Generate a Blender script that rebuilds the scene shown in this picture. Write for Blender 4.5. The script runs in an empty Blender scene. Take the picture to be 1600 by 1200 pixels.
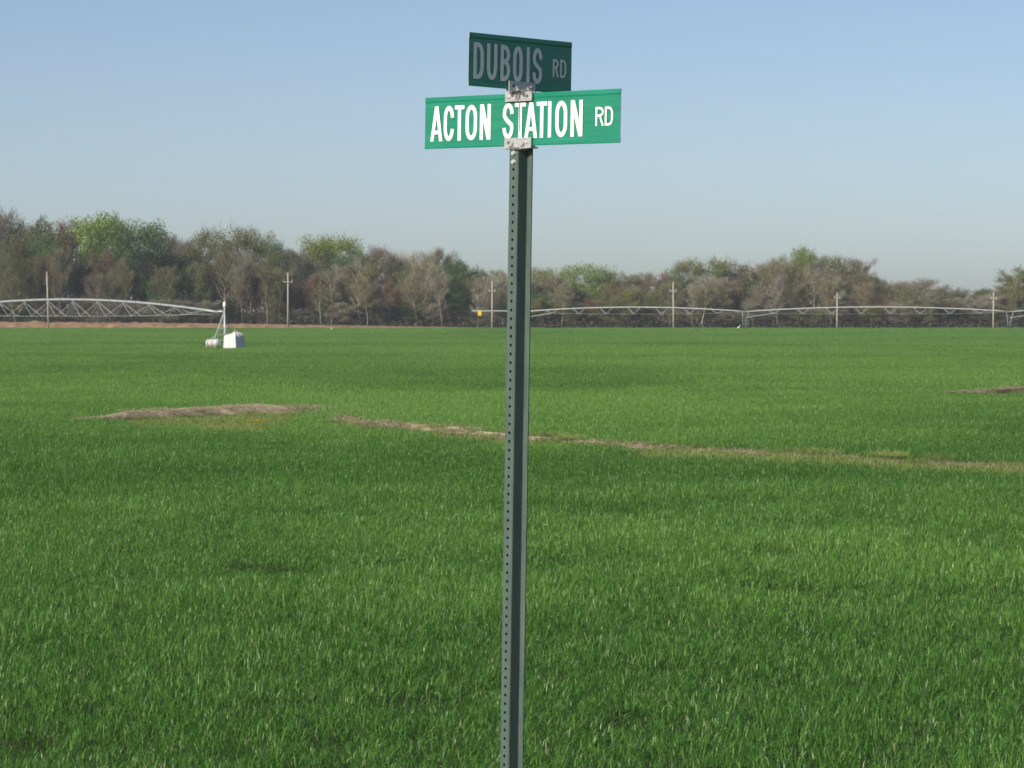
import bpy, math, random
import numpy as np
from mathutils import Vector, Matrix

# ------------------------------------------------------------------ scene, camera, light
sc = bpy.context.scene
COL = sc.collection
R = math.radians
F = 4850.0                      # focal length in photo pixels (1600 wide)
EYE = 4.05                      # camera height above the field soil
PITCH = math.atan(113.0 / F)

cam_d = bpy.data.cameras.new('camera')
cam_d.sensor_width = 36.0
cam_d.lens = F / 1600.0 * 36.0
cam_d.clip_start = 0.1
cam_d.clip_end = 20000
cam_d.dof.use_dof = True
cam_d.dof.focus_distance = 9.3
cam_d.dof.aperture_fstop = 30
cam = bpy.data.objects.new('camera', cam_d)
COL.objects.link(cam)
cam.location = (0, 0, EYE)
cam.rotation_euler = (R(90) - PITCH, 0, 0)
sc.camera = cam

SUN_AZ = 45.8      # degrees to the left of straight-behind-the-camera
SUN_EL = 31.0
sdir = Vector((-math.sin(R(SUN_AZ)) * math.cos(R(SUN_EL)), -math.cos(R(SUN_AZ)) * math.cos(R(SUN_EL)), math.sin(R(SUN_EL))))
world = bpy.data.worlds.new('World')
sc.world = world
world.use_nodes = True
wn = world.node_tree.nodes
wl = world.node_tree.links
bg = wn['Background']
sky = wn.new('ShaderNodeTexSky')
sky.sky_type = 'NISHITA'
sky.sun_disc = False
sky.sun_elevation = R(SUN_EL)
sky.sun_rotation = math.atan2(sdir.x, sdir.y)
sky.altitude = 0
sky.air_density = 0.6
sky.dust_density = 0.9
sky.ozone_density = 2.0
wb = wn.new('ShaderNodeMix')        # white balance of the whole sky
wb.data_type = 'RGBA'
wb.blend_type = 'MULTIPLY'
wb.inputs['Factor'].default_value = 1.0
wb.inputs[7].default_value = (1.03, 0.965, 0.915, 1)
wl.new(sky.outputs['Color'], wb.inputs[6])
wl.new(wb.outputs[2], bg.inputs['Color'])
bg.inputs['Strength'].default_value = 0.106

sun_d = bpy.data.lights.new('sun', 'SUN')
sun_d.energy = 4.4
sun_d.angle = R(0.5)
sun_d.color = (1.0, 0.93, 0.80)
sun = bpy.data.objects.new('sun', sun_d)
COL.objects.link(sun)
sun.rotation_euler = (-sdir).to_track_quat('-Z', 'Y').to_euler()

sc.view_settings.view_transform = 'Standard'
sc.view_settings.look = 'None'
sc.view_settings.exposure = 0.25
sc.view_settings.gamma = 1.0
sc.view_settings.use_curve_mapping = False


# ------------------------------------------------------------------ helpers
def pix(px, py, D):
    """point at ground distance D (world Y) seen at photo pixel px, py"""
    r = (px - 800.0) / F
    u = (600.0 - py) / F
    y = math.cos(PITCH) + u * math.sin(PITCH)
    z = -math.sin(PITCH) + u * math.cos(PITCH)
    s = D / y
    return Vector((r * s, D, EYE + z * s))


def on_canopy(px, py, h=0.36):
    r = (px - 800.0) / F
    u = (600.0 - py) / F
    y = math.cos(PITCH) + u * math.sin(PITCH)
    z = -math.sin(PITCH) + u * math.cos(PITCH)
    s = (h - EYE) / z
    return Vector((r * s, y * s, h))


def link(o, parent=None):
    COL.objects.link(o)
    if parent is not None:
        o.parent = parent
    return o


def tag(o, label, cat=None, group=None, kind=None):
    if label:
        o['label'] = label
    if cat:
        o['category'] = cat
    if group:
        o['group'] = group
    if kind:
        o['kind'] = kind
    return o


def empty(name, loc=(0, 0, 0), rz=0.0):
    o = bpy.data.objects.new(name, None)
    o.empty_display_size = 0.2
    o.location = loc
    o.rotation_euler = (0, 0, rz)
    return link(o)


class MB:
    """collects verts and faces for one mesh"""
    def __init__(self):
        self.v = []
        self.f = []

    def add(self, vs, fs):
        b = len(self.v)
        self.v += [tuple(p) for p in vs]
        self.f += [tuple(i + b for i in q) for q in fs]

    def box(self, c, size, rot=None):
        sx, sy, sz = (s / 2 for s in size)
        vs = [Vector((x, y, z)) for x in (-sx, sx) for y in (-sy, sy) for z in (-sz, sz)]
        if rot is not None:
            vs = [rot @ p for p in vs]
        c = Vector(c)
        self.add([p + c for p in vs], [(0, 1, 3, 2), (4, 6, 7, 5), (0, 4, 5, 1), (2, 3, 7, 6), (0, 2, 6, 4), (1, 5, 7, 3)])

    def tube(self, pts, rads, n=8, cap=True):
        pts = [Vector(p) for p in pts]
        if not hasattr(rads, '__len__'):
            rads = [rads] * len(pts)
        vs, fs = [], []
        for i, p in enumerate(pts):
            d = (pts[min(i + 1, len(pts) - 1)] - pts[max(i - 1, 0)])
            d.normalize()
            a = Vector((0, 0, 1)) if abs(d.z) < 0.9 else Vector((1, 0, 0))
            x = d.cross(a).normalized()
            y = d.cross(x)
            for k in range(n):
                t = 2 * math.pi * k / n
                vs.append(p + (x * math.cos(t) + y * math.sin(t)) * rads[i])
        for i in range(len(pts) - 1):
            for k in range(n):
                a0, a1 = i * n + k, i * n + (k + 1) % n
                fs.append((a0, a1, a1 + n, a0 + n))
        if cap:
            fs.append(tuple(range(n))[::-1])
            fs.append(tuple(range((len(pts) - 1) * n, len(pts) * n)))
        self.add(vs, fs)

    def lathe(self, prof, n=16, M=None):
        """prof: (radius, height) list around local z"""
        vs, fs = [], []
        for r, h in prof:
            for k in range(n):
                t = 2 * math.pi * k / n
                p = Vector((r * math.cos(t), r * math.sin(t), h))
                vs.append(M @ p if M is not None else p)
        for i in range(len(prof) - 1):
            for k in range(n):
                a0, a1 = i * n + k, i * n + (k + 1) % n
                fs.append((a0, a1, a1 + n, a0 + n))
        fs.append(tuple(range(n))[::-1])
        fs.append(tuple(range((len(prof) - 1) * n, len(prof) * n)))
        self.add(vs, fs)

    def mesh(self, name, mat, smooth=False):
        m = bpy.data.meshes.new(name)
        m.from_pydata(self.v, [], self.f)
        if mat:
            m.materials.append(mat)
        if smooth:
            m.polygons.foreach_set('use_smooth', [True] * len(m.polygons))
        m.update()
        return m

    def build(self, name, mat, parent=None, smooth=False):
        return link(bpy.data.objects.new(name, self.mesh(name, mat, smooth)), parent)


def np_mesh(name, verts, loops, sizes, mat):
    m = bpy.data.meshes.new(name)
    m.vertices.add(len(verts))
    m.vertices.foreach_set('co', np.asarray(verts, np.float32).ravel())
    m.loops.add(len(loops))
    m.loops.foreach_set('vertex_index', np.asarray(loops, np.int32))
    st = np.concatenate([[0], np.cumsum(sizes)[:-1]]).astype(np.int32)
    m.polygons.add(len(sizes))
    m.polygons.foreach_set('loop_start', st)
    if mat:
        m.materials.append(mat)
    m.update(calc_edges=True)
    m.validate()
    return m


# ------------------------------------------------------------------ materials
def mat_new(name):
    m = bpy.data.materials.new(name)
    m.use_nodes = True
    nt = m.node_tree
    return m, nt.nodes, nt.links, nt.nodes['Principled BSDF']


def noise(n, l, scale, detail=4, rough=0.6, vec=None):
    t = n.new('ShaderNodeTexNoise')
    t.inputs['Scale'].default_value = scale
    t.inputs['Detail'].default_value = detail
    t.inputs['Roughness'].default_value = rough
    if vec is not None:
        l.new(vec, t.inputs['Vector'])
    return t


def ramp(n, l, fac, stops):
    r = n.new('ShaderNodeValToRGB')
    e = r.color_ramp.elements
    while len(e) < len(stops):
        e.new(0.5)
    for i, (p, c) in enumerate(stops):
        e[i].position = p
        e[i].color = (*c, 1)
    l.new(fac, r.inputs['Fac'])
    return r


def coords(n, l, space='Object', scale=(1, 1, 1)):
    tc = n.new('ShaderNodeTexCoord')
    mp = n.new('ShaderNodeMapping')
    mp.inputs['Scale'].default_value = scale
    l.new(tc.outputs[space], mp.inputs['Vector'])
    return mp.outputs['Vector']


def simple(name, c1, c2, scale=20, rough=0.5, metal=0.0, stretch=(1, 1, 1), bump=0.0, spec=0.5, rough2=None):
    m, n, l, p = mat_new(name)
    v = coords(n, l, 'Object', stretch)
    t = noise(n, l, scale, 5, 0.65, v)
    r = ramp(n, l, t.outputs['Fac'], [(0.3, c1), (0.7, c2)])
    l.new(r.outputs['Color'], p.inputs['Base Color'])
    p.inputs['Roughness'].default_value = rough
    p.inputs['Metallic'].default_value = metal
    p.inputs['Specular IOR Level'].default_value = spec
    if rough2 is not None:
        mr = n.new('ShaderNodeMapRange')
        mr.inputs['To Min'].default_value = rough
        mr.inputs['To Max'].default_value = rough2
        l.new(t.outputs['Fac'], mr.inputs['Value'])
        l.new(mr.outputs['Result'], p.inputs['Roughness'])
    if bump:
        b = n.new('ShaderNodeBump')
        b.inputs['Strength'].default_value = bump
        b.inputs['Distance'].default_value = 0.02
        l.new(t.outputs['Fac'], b.inputs['Height'])
        l.new(b.outputs['Normal'], p.inputs['Normal'])
    return m


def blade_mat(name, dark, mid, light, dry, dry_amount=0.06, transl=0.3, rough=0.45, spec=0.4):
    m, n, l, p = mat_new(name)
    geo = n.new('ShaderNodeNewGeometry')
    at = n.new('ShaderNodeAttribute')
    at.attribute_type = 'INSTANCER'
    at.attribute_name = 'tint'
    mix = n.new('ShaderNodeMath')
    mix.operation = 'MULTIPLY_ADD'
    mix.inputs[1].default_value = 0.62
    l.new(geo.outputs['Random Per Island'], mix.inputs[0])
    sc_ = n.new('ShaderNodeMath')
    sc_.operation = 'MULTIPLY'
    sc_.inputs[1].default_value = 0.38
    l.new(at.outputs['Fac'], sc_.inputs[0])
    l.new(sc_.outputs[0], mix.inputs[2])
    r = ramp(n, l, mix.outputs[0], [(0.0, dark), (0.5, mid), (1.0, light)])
    # a few straw coloured blades
    frac = n.new('ShaderNodeMath')
    frac.operation = 'MULTIPLY'
    frac.inputs[1].default_value = 37.13
    l.new(geo.outputs['Random Per Island'], frac.inputs[0])
    fr = n.new('ShaderNodeMath')
    fr.operation = 'FRACT'
    l.new(frac.outputs[0], fr.inputs[0])
    lt = n.new('ShaderNodeMath')
    lt.operation = 'LESS_THAN'
    lt.inputs[1].default_value = dry_amount
    l.new(fr.outputs[0], lt.inputs[0])
    mc = n.new('ShaderNodeMix')
    mc.data_type = 'RGBA'
    l.new(lt.outputs[0], mc.inputs['Factor'])
    l.new(r.outputs['Color'], mc.inputs[6])
    mc.inputs[7].default_value = (*dry, 1)
    l.new(mc.outputs[2], p.inputs['Base Color'])
    p.inputs['Roughness'].default_value = rough
    p.inputs['Specular IOR Level'].default_value = spec
    tr = n.new('ShaderNodeBsdfTranslucent')
    l.new(mc.outputs[2], tr.inputs['Color'])
    ms = n.new('ShaderNodeMixShader')
    ms.inputs[0].default_value = transl
    l.new(p.outputs[0], ms.inputs[1])
    l.new(tr.outputs[0], ms.inputs[2])
    l.new(ms.outputs[0], n['Material Output'].inputs['Surface'])
    return m


def tree_mat(name, rough=0.7, transl=0.25, lo=0.55, hi=1.45):
    """colour comes from each tree's own object colour, each leaf or twig a little lighter or darker"""
    m, n, l, p = mat_new(name)
    oi = n.new('ShaderNodeObjectInfo')
    geo = n.new('ShaderNodeNewGeometry')
    mr = n.new('ShaderNodeMapRange')
    mr.inputs['To Min'].default_value = lo
    mr.inputs['To Max'].default_value = hi
    l.new(geo.outputs['Random Per Island'], mr.inputs['Value'])
    mu = n.new('ShaderNodeVectorMath')
    mu.operation = 'SCALE'
    l.new(oi.outputs['Color'], mu.inputs[0])
    l.new(mr.outputs['Result'], mu.inputs['Scale'])
    l.new(mu.outputs[0], p.inputs['Base Color'])
    p.inputs['Roughness'].default_value = rough
    p.inputs['Specular IOR Level'].default_value = 0.2
    if transl:
        tr = n.new('ShaderNodeBsdfTranslucent')
        l.new(mu.outputs[0], tr.inputs['Color'])
        ms = n.new('ShaderNodeMixShader')
        ms.inputs[0].default_value = transl
        l.new(p.outputs[0], ms.inputs[1])
        l.new(tr.outputs[0], ms.inputs[2])
        l.new(ms.outputs[0], n['Material Output'].inputs['Surface'])
    return m


M = {}
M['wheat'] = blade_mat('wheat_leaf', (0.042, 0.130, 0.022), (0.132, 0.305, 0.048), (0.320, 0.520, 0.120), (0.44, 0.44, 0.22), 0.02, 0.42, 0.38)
M['weed'] = blade_mat('weed_leaf', (0.125, 0.215, 0.040), (0.225, 0.320, 0.068), (0.330, 0.400, 0.115), (0.46, 0.38, 0.21), 0.1, 0.4)
M['straw'] = blade_mat('straw_litter', (0.28, 0.22, 0.13), (0.46, 0.385, 0.25), (0.60, 0.52, 0.36), (0.09, 0.15, 0.03), 0.12, 0.1, 0.6)
M['soil'] = simple('field_soil', (0.035, 0.05, 0.018), (0.055, 0.075, 0.028), 0.6, 0.9, bump=0.3, spec=0.1)
M['track'] = simple('bare_straw_track', (0.27, 0.215, 0.14), (0.54, 0.455, 0.32), 3.5, 0.9, bump=0.5, spec=0.1)
M['bank'] = simple('red_earth_bank', (0.17, 0.095, 0.055), (0.38, 0.26, 0.16), 0.35, 0.95, bump=0.5, spec=0.1)
M['leaf'] = tree_mat('tree_foliage', 0.6, 0.4)
M['twig'] = tree_mat('tree_twigs', 0.85, 0.0, 0.6, 1.4)
M['bark'] = tree_mat('tree_bark', 0.9, 0.0, 0.85, 1.15)
M['galv'] = simple('galvanised_steel', (0.30, 0.33, 0.34), (0.44, 0.46, 0.47), 3.0, 0.5, 0.35)
def worn_post():
    m, n, l, p = mat_new('green_post_enamel')
    v = coords(n, l, 'Object', (1, 1, 0.2))
    t1 = noise(n, l, 45, 5, 0.65, v)
    r1 = ramp(n, l, t1.outputs['Fac'], [(0.3, (0.056, 0.090, 0.077)), (0.7, (0.088, 0.122, 0.104))])
    t2 = noise(n, l, 60, 6, 0.75)
    t2.inputs['Vector'].default_value = (0, 0, 0)
    l.new(coords(n, l, 'Object', (1, 1, 0.5)), t2.inputs['Vector'])
    r2 = ramp(n, l, t2.outputs['Fac'], [(0.66, (0, 0, 0)), (0.72, (1, 1, 1))])
    mx = n.new('ShaderNodeMix')
    mx.data_type = 'RGBA'
    l.new(r2.outputs['Color'], mx.inputs['Factor'])
    l.new(r1.outputs['Color'], mx.inputs[6])
    mx.inputs[7].default_value = (0.16, 0.105, 0.07, 1)
    l.new(mx.outputs[2], p.inputs['Base Color'])
    mr = n.new('ShaderNodeMapRange')
    mr.inputs['To Min'].default_value = 0.34
    mr.inputs['To Max'].default_value = 0.6
    l.new(t1.outputs['Fac'], mr.inputs['Value'])
    l.new(mr.outputs['Result'], p.inputs['Roughness'])
    return m


M['post'] = worn_post()
M['alu'] = simple('cast_aluminium', (0.42, 0.41, 0.40), (0.60, 0.58, 0.56), 90, 0.42, 0.75, bump=0.08, rough2=0.6)
M['zinc'] = simple('zinc_bolt', (0.60, 0.59, 0.56), (0.75, 0.73, 0.69), 60, 0.35, 0.6)
M['letter'] = simple('white_reflective_letter', (0.74, 0.735, 0.71), (0.82, 0.81, 0.785), 120, 0.45, 0.0)
M['wood'] = simple('weathered_pole_wood', (0.36, 0.32, 0.26), (0.50, 0.45, 0.38), 6, 0.9, 0, (1, 1, 0.1))
M['ceramic'] = simple('pale_insulator', (0.5, 0.5, 0.5), (0.6, 0.6, 0.6), 8, 0.3)
M['tarp'] = simple('white_tarpaulin', (0.50, 0.495, 0.50), (0.64, 0.63, 0.635), 2.2, 0.5, bump=0.25)
M['tank'] = simple('white_tank_paint', (0.42, 0.43, 0.42), (0.56, 0.56, 0.545), 2.0, 0.4)
M['strap'] = simple('dark_strap', (0.05, 0.05, 0.05), (0.09, 0.08, 0.08), 10, 0.6)
M['pallet'] = simple('pallet_wood', (0.32, 0.23, 0.14), (0.46, 0.35, 0.23), 6, 0.9)
M['yellow'] = simple('yellow_plastic', (0.70, 0.42, 0.03), (0.85, 0.58, 0.06), 4, 0.4)
M['orange'] = simple('orange_lens', (0.60, 0.18, 0.03), (0.72, 0.26, 0.05), 8, 0.3)
M['white'] = simple('white_plastic', (0.72, 0.73, 0.72), (0.82, 0.82, 0.80), 8, 0.35)
M['rubber'] = simple('tyre_rubber', (0.03, 0.03, 0.03), (0.06, 0.055, 0.05), 8, 0.85)
M['feather'] = simple('white_feathers', (0.74, 0.74, 0.72), (0.84, 0.84, 0.82), 12, 0.8)
M['beak'] = simple('yellow_beak', (0.6, 0.4, 0.08), (0.7, 0.48, 0.12), 10, 0.5)
M['petal'] = simple('yellow_petals', (0.75, 0.50, 0.02), (0.85, 0.62, 0.05), 10, 0.6)


def sign_mat(name, c1, c2, c3):
    m, n, l, p = mat_new(name)
    v = coords(n, l, 'Object', (1.4, 1.0, 26.0))
    t = noise(n, l, 3.0, 5, 0.6, v)
    r = ramp(n, l, t.outputs['Fac'], [(0.25, c1), (0.5, c2), (0.75, c3)])
    l.new(r.outputs['Color'], p.inputs['Base Color'])
    p.inputs['Roughness'].default_value = 0.3
    p.inputs['Specular IOR Level'].default_value = 0.7
    return m


M['sign'] = sign_mat('green_reflective_sheet', (0.004, 0.165, 0.095), (0.006, 0.205, 0.120), (0.014, 0.250, 0.150))
M['sign_edge'] = simple('bare_sheet_edge', (0.5, 0.5, 0.5), (0.65, 0.65, 0.65), 40, 0.4, 0.6)

# ------------------------------------------------------------------ ground sheet
RY = 2.40      # road level above the field soil


def ground_z(y):
    pts = [(-60, RY), (10.0, RY), (12.0, RY - 0.25), (21.5, 0.05), (23.0, 0.0)]
    if y <= pts[0][0]:
        return RY
    for (a, za), (b, zb) in zip(pts, pts[1:]):
        if y <= b:
            t = (y - a) / (b - a)
            return za + (zb - za) * t
    return 0.0


ys = [-4000, -200, -60, -20, 0, 5, 8, 9.5, 10, 11, 12, 14, 16, 18, 20, 21.5, 23, 26, 40, 80, 160, 320, 640, 700, 900, 2000, 6000]
xs = [-6000, -1500, -400, -200, -100, -50, -20, 0, 20, 50, 100, 200, 400, 1500, 6000]
g = MB()
vs = [(x, y, ground_z(y)) for y in ys for x in xs]
nx = len(xs)
fs = [(j * nx + i, j * nx + i + 1, (j + 1) * nx + i + 1, (j + 1) * nx + i) for j in range(len(ys) - 1) for i in range(nx - 1)]
g.add(vs, fs)
tag(g.build('field_ground', M['soil'], smooth=True), None, None, None, 'structure')

def vnoise(x, y, seed):
    """smooth value noise"""
    r = np.random.default_rng(seed)
    tab = r.random((256, 256))
    xi, yi = np.floor(x).astype(int), np.floor(y).astype(int)
    fx, fy = x - xi, y - yi
    fx, fy = fx * fx * (3 - 2 * fx), fy * fy * (3 - 2 * fy)
    g_ = lambda a, b: tab[a % 256, b % 256]
    return (g_(xi, yi) * (1 - fx) + g_(xi + 1, yi) * fx) * (1 - fy) + (g_(xi, yi + 1) * (1 - fx) + g_(xi + 1, yi + 1) * fx) * fy


# ------------------------------------------------------------------ tracks through the wheat
TRACKS = [
    # photo pixels of the bare line, weed gap in front (m), mound height, half width
    dict(px=[(112, 652), (200, 645), (300, 640.5), (400, 637.5), (505, 635)], gap=26.0, h=0.43, w=1.2, hp=0.30, name='bare_field_track'),
    dict(px=[(505, 637), (516, 650), (540, 657), (640, 667), (740, 678), (830, 685), (960, 692), (1120, 702), (1300, 712), (1450, 720), (1700, 733)], gap=8.0, h=0.23, w=0.42, hp=0.14, name='narrow_field_track'),
    dict(px=[(1455, 615), (1530, 611), (1640, 606), (1900, 597)], gap=7.0, h=0.30, w=0.4, hp=0.2, name='far_field_track'),
]
rng = np.random.default_rng(7)
for T in TRACKS:
    pts = [on_canopy(a, b, T['hp']) for a, b in T['px']]
    fine = []
    for a, b in zip(pts, pts[1:]):
        k = max(2, int((b - a).length / 1.5))
        fine += [a + (b - a) * (i / k) for i in range(k)]
    fine.append(pts[-1])
    P = np.array([(p.x, p.y) for p in fine])
    P[:, 1] += np.convolve(rng.normal(0, 0.4, len(P) + 8), np.ones(9) / 9, 'valid')[:len(P)]
    T['P'] = P
    mb = MB()
    prof = [(-2.2, -0.03), (-1.0, 0.10), (-0.55, 0.62), (-0.2, 0.95), (0.1, 1.0), (0.6, 0.62), (1.2, 0.10), (2.0, -0.03)]
    hv = T['h'] * (1 + np.convolve(rng.normal(0, 0.22, len(P) + 4), np.ones(5) / 5, 'valid')[:len(P)])
    hv[0] *= 0.3
    if T is TRACKS[0]:
        hv[-4:] *= np.array([1.0, 0.95, 0.85, 0.5])
        hv[:5] *= np.linspace(0.4, 1, 5)
        hv *= np.linspace(0.92, 1.28, len(hv))
    if T is TRACKS[1]:
        hv *= np.interp(P[:, 0], [-5, 4, 6.5, 9], [1.0, 1.0, 0.55, 0.4]) * (0.55 + 0.75 * vnoise(P[:, 0] / 2.5 + 40, P[:, 0] * 0, 8))
    T['hv'] = hv
    vs, fs = [], []
    for i, (x, y) in enumerate(P):
        for q, (o, hh) in enumerate(prof):
            vs.append((x + rng.normal(0, .05), y + o * T['w'] + rng.normal(0, .05), hh * hv[i] * (1 + rng.normal(0, .08)) if hh > 0 else -0.03))
    k = len(prof)
    for i in range(len(P) - 1):
        for q in range(k - 1):
            fs.append((i * k + q, (i + 1) * k + q, (i + 1) * k + q + 1, i * k + q + 1))
    mb.add(vs, fs)
    tag(mb.build(T['name'], M['track'], smooth=True), None, None, None, 'structure')


# ------------------------------------------------------------------ crops (stuff): instanced leaf patches
def patch_mesh(name, mat, seed, size, count, hmin, hmax, lmin, lmax, wid, base=0.06, lean=0.75, flat=False):
    r = np.random.default_rng(seed)
    n = count
    xy = r.uniform(-size / 2 - 0.12, size / 2 + 0.12, (n, 2))
    az = r.uniform(0, 2 * np.pi, n)
    L = r.uniform(lmin, lmax, n)
    top = r.uniform(hmin, hmax, n)
    # clumpy height
    cl = 0.5 + 0.5 * np.sin(xy[:, 0] * 7.3 + seed) * np.sin(xy[:, 1] * 6.7 + seed * 1.7)
    top = top * (0.60 + 0.52 * cl)
    w = r.uniform(0.7, 1.25, n) * wid
    tilt0 = np.abs(r.normal(0.45, 0.36, n))
    bend = np.abs(r.normal(lean, 0.6, n))
    if flat:
        tilt0 = r.uniform(1.2, 1.6, n)
        bend = r.normal(0, 0.1, n)
    d = np.stack([np.cos(az), np.sin(az)], 1)
    side = np.stack([-np.sin(az + r.normal(0, .5, n)), np.cos(az + r.normal(0, .5, n))], 1)
    z0 = np.maximum(top - L * 0.85, 0.01) if not flat else r.uniform(hmin, hmax, n)
    segs = 3
    P = np.zeros((n, segs + 1, 3))
    P[:, 0, :2] = xy
    P[:, 0, 2] = z0
    ang = tilt0.copy()
    for s in range(1, segs + 1):
        st = L / segs
        P[:, s, :2] = P[:, s - 1, :2] + d * (np.sin(ang) * st)[:, None]
        P[:, s, 2] = P[:, s - 1, 2] + np.cos(ang) * st
        ang = ang + bend * (0.3 + 0.5 * s / segs)
    V = np.zeros((n, 7, 3))
    wf = [0.75, 1.0, 0.72]
    for s in range(3):
        off = np.concatenate([side * (w * wf[s] / 2)[:, None], np.zeros((n, 1))], 1)
        V[:, 2 * s] = P[:, s] - off
        V[:, 2 * s + 1] = P[:, s] + off
    V[:, 6] = P[:, 3]
    V[:, :, 2] = np.maximum(V[:, :, 2], 0.005)
    base_i = (np.arange(n) * 7)[:, None]
    lp = (base_i + np.array([0, 1, 3, 2, 2, 3, 5, 4, 4, 5, 6])[None]).ravel()
    sz = np.tile([4, 4, 3], n)
    m = np_mesh(name, V.reshape(-1, 3), lp, sz, mat)
    return m


def proto_collection(name, meshes):
    c = bpy.data.collections.new(name)
    for m in meshes:
        c.objects.link(bpy.data.objects.new(m.name, m))
    return c


def scatter(name, label, pts, rotz, scl, tint, idx, coll, mat):
    m = bpy.data.meshes.new(name)
    m.vertices.add(len(pts))
    m.vertices.foreach_set('co', np.asarray(pts, np.float32).ravel())
    for an, ty, dat, key in (('rot', 'FLOAT_VECTOR', np.stack([np.zeros_like(rotz), np.zeros_like(rotz), rotz], 1), 'vector'),
                             ('scl', 'FLOAT_VECTOR', scl, 'vector'), ('tintp', 'FLOAT', tint, 'value'), ('idx', 'INT', idx, 'value')):
        a = m.attributes.new(an, ty, 'POINT')
        a.data.foreach_set(key, np.ascontiguousarray(dat, np.int32 if ty == 'INT' else np.float32).ravel())
    m.materials.append(mat)
    o = link(bpy.data.objects.new(name, m))
    ng = bpy.data.node_groups.new(name + '_scatter', 'GeometryNodeTree')
    ng.interface.new_socket('Geometry', in_out='INPUT', socket_type='NodeSocketGeometry')
    ng.interface.new_socket('Geometry', in_out='OUTPUT', socket_type='NodeSocketGeometry')
    N, Lk = ng.nodes, ng.links
    gi, go = N.new('NodeGroupInput'), N.new('NodeGroupOutput')
    ip = N.new('GeometryNodeInstanceOnPoints')
    ci = N.new('GeometryNodeCollectionInfo')
    ci.inputs['Collection'].default_value = coll
    ci.inputs['Separate Children'].default_value = True
    ci.inputs['Reset Children'].default_value = True

    def attr(nm, ty):
        q = N.new('GeometryNodeInputNamedAttribute')
        q.data_type = ty
        q.inputs['Name'].default_value = nm
        return q.outputs['Attribute']
    Lk.new(gi.outputs[0], ip.inputs['Points'])
    Lk.new(ci.outputs[0], ip.inputs['Instance'])
    ip.inputs['Pick Instance'].default_value = True
    Lk.new(attr('idx', 'INT'), ip.inputs['Instance Index'])
    e2r = N.new('FunctionNodeEulerToRotation')
    Lk.new(attr('rot', 'FLOAT_VECTOR'), e2r.inputs[0])
    Lk.new(e2r.outputs[0], ip.inputs['Rotation'])
    Lk.new(attr('scl', 'FLOAT_VECTOR'), ip.inputs['Scale'])
    st = N.new('GeometryNodeStoreNamedAttribute')
    st.domain = 'INSTANCE'
    st.data_type = 'FLOAT'
    st.inputs['Name'].default_value = 'tint'
    Lk.new(ip.outputs[0], st.inputs['Geometry'])
    Lk.new(attr('tintp', 'FLOAT'), st.inputs['Value'])
    Lk.new(st.outputs[0], go.inputs[0])
    md = o.modifiers.new('scatter', 'NODES')
    md.node_group = ng
    tag(o, label, None, None, 'stuff')
    return o


def track_state(x, y):
    """0 wheat, 1 weeds, 2 bare, for arrays of ground points"""
    st = np.zeros(len(x), int)
    edge = np.zeros(len(x))
    for T in TRACKS:
        P = T['P']
        o = np.argsort(P[:, 0])
        ty = np.interp(x, P[o, 0], P[o, 1], left=-1e6, right=-1e6)
        dy = y - ty
        x0, x1 = P[:, 0].min(), P[:, 0].max()
        taper = np.clip((x - x0) / 2.0, 0.25, 1) if T is not TRACKS[0] else np.clip((x - x0) / 6, 0.1, 1) * np.clip((x1 + 1.5 - x) / 1.5, 0.75, 1)
        wob = 1 + 0.5 * (vnoise(x * 0.4 + 50, y * 0.4, 3) - 0.5)
        weeds = (dy < T['w'] * 0.5) & (dy > -T['gap'] * taper * wob)
        bare = (dy < T['w'] * 1.3) & (dy > -T['w'] * 1.1)
        st[weeds & (st == 0)] = 1
        st[bare] = 2
    return st


# --- wheat
W_SIZE = 1.0
wheat_meshes = [patch_mesh('wheat_patch_%s' % 'abcdefgh'[i], M['wheat'], 11 + i, W_SIZE, 1050, 0.24, 0.42, 0.08, 0.18, 0.0082) for i in range(8)]
wheat_coll = proto_collection('wheat_patches', wheat_meshes)
rng = np.random.default_rng(21)


def fan_points(y0, y1, step, margin):
    out = []
    y = y0
    while y < y1:
        half = 0.168 * y + margin
        xs_ = np.arange(-half, half, step)
        out.append(np.stack([xs_ + rng.uniform(-.25, .25, len(xs_)) * step, np.full(len(xs_), y) + rng.uniform(-.25, .25, len(xs_)) * step], 1))
        y += step
    return np.concatenate(out)


def far_edge(x, y):
    return y < 722 + 5 * np.sin(x * 0.02)


A = fan_points(21.5, 150, 1.0, 5)
B = fan_points(150, 330, 1.4, 8)
C = fan_points(330, 735, 2.3, 12)
pts = np.concatenate([A, B, C])
size = np.concatenate([np.ones(len(A)), np.full(len(B), 1.4), np.full(len(C), 2.3)])
keep = (track_state(pts[:, 0], pts[:, 1]) == 0) & far_edge(pts[:, 0], pts[:, 1])
# pivot pad
pv = on_canopy(352, 543)
keep &= ~((np.abs(pts[:, 0] - pv.x) < 1.5) & (np.abs(pts[:, 1] - pv.y) < 1.5))
pts, size = pts[keep], size[keep]
x, y = pts[:, 0], pts[:, 1]
n1 = vnoise(x / 1.7, y / 1.7, 1)
n2 = vnoise(x / 6.0 + 9, y / 6.0, 2)
n3 = vnoise(x / 22 + 5, y / 34.0, 4)
n4 = vnoise(x / 70 + 3, y / 26.0, 5)
hgt = 0.62 + 0.48 * n1 + 0.22 * n2 + 0.08 * n3
gap_hole = vnoise(x / 0.9 + 31, y / 1.3, 9) > 0.80
hgt[gap_hole] *= 0.5
tint = np.clip(0.41 + 0.45 * np.clip((y - 45) / 120, -0.3, 1) + 0.45 * (n2 - 0.5) + 0.9 * (n3 - 0.5) + 0.7 * (n4 - 0.5) + 0.5 * (n1 - .5) - 0.25 * gap_hole + rng.normal(0, 0.05, len(x)), 0, 1)  # far sunlit brightness, near shade and shade in gaps put into leaf colour
print('wheat instances', len(x))
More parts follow.
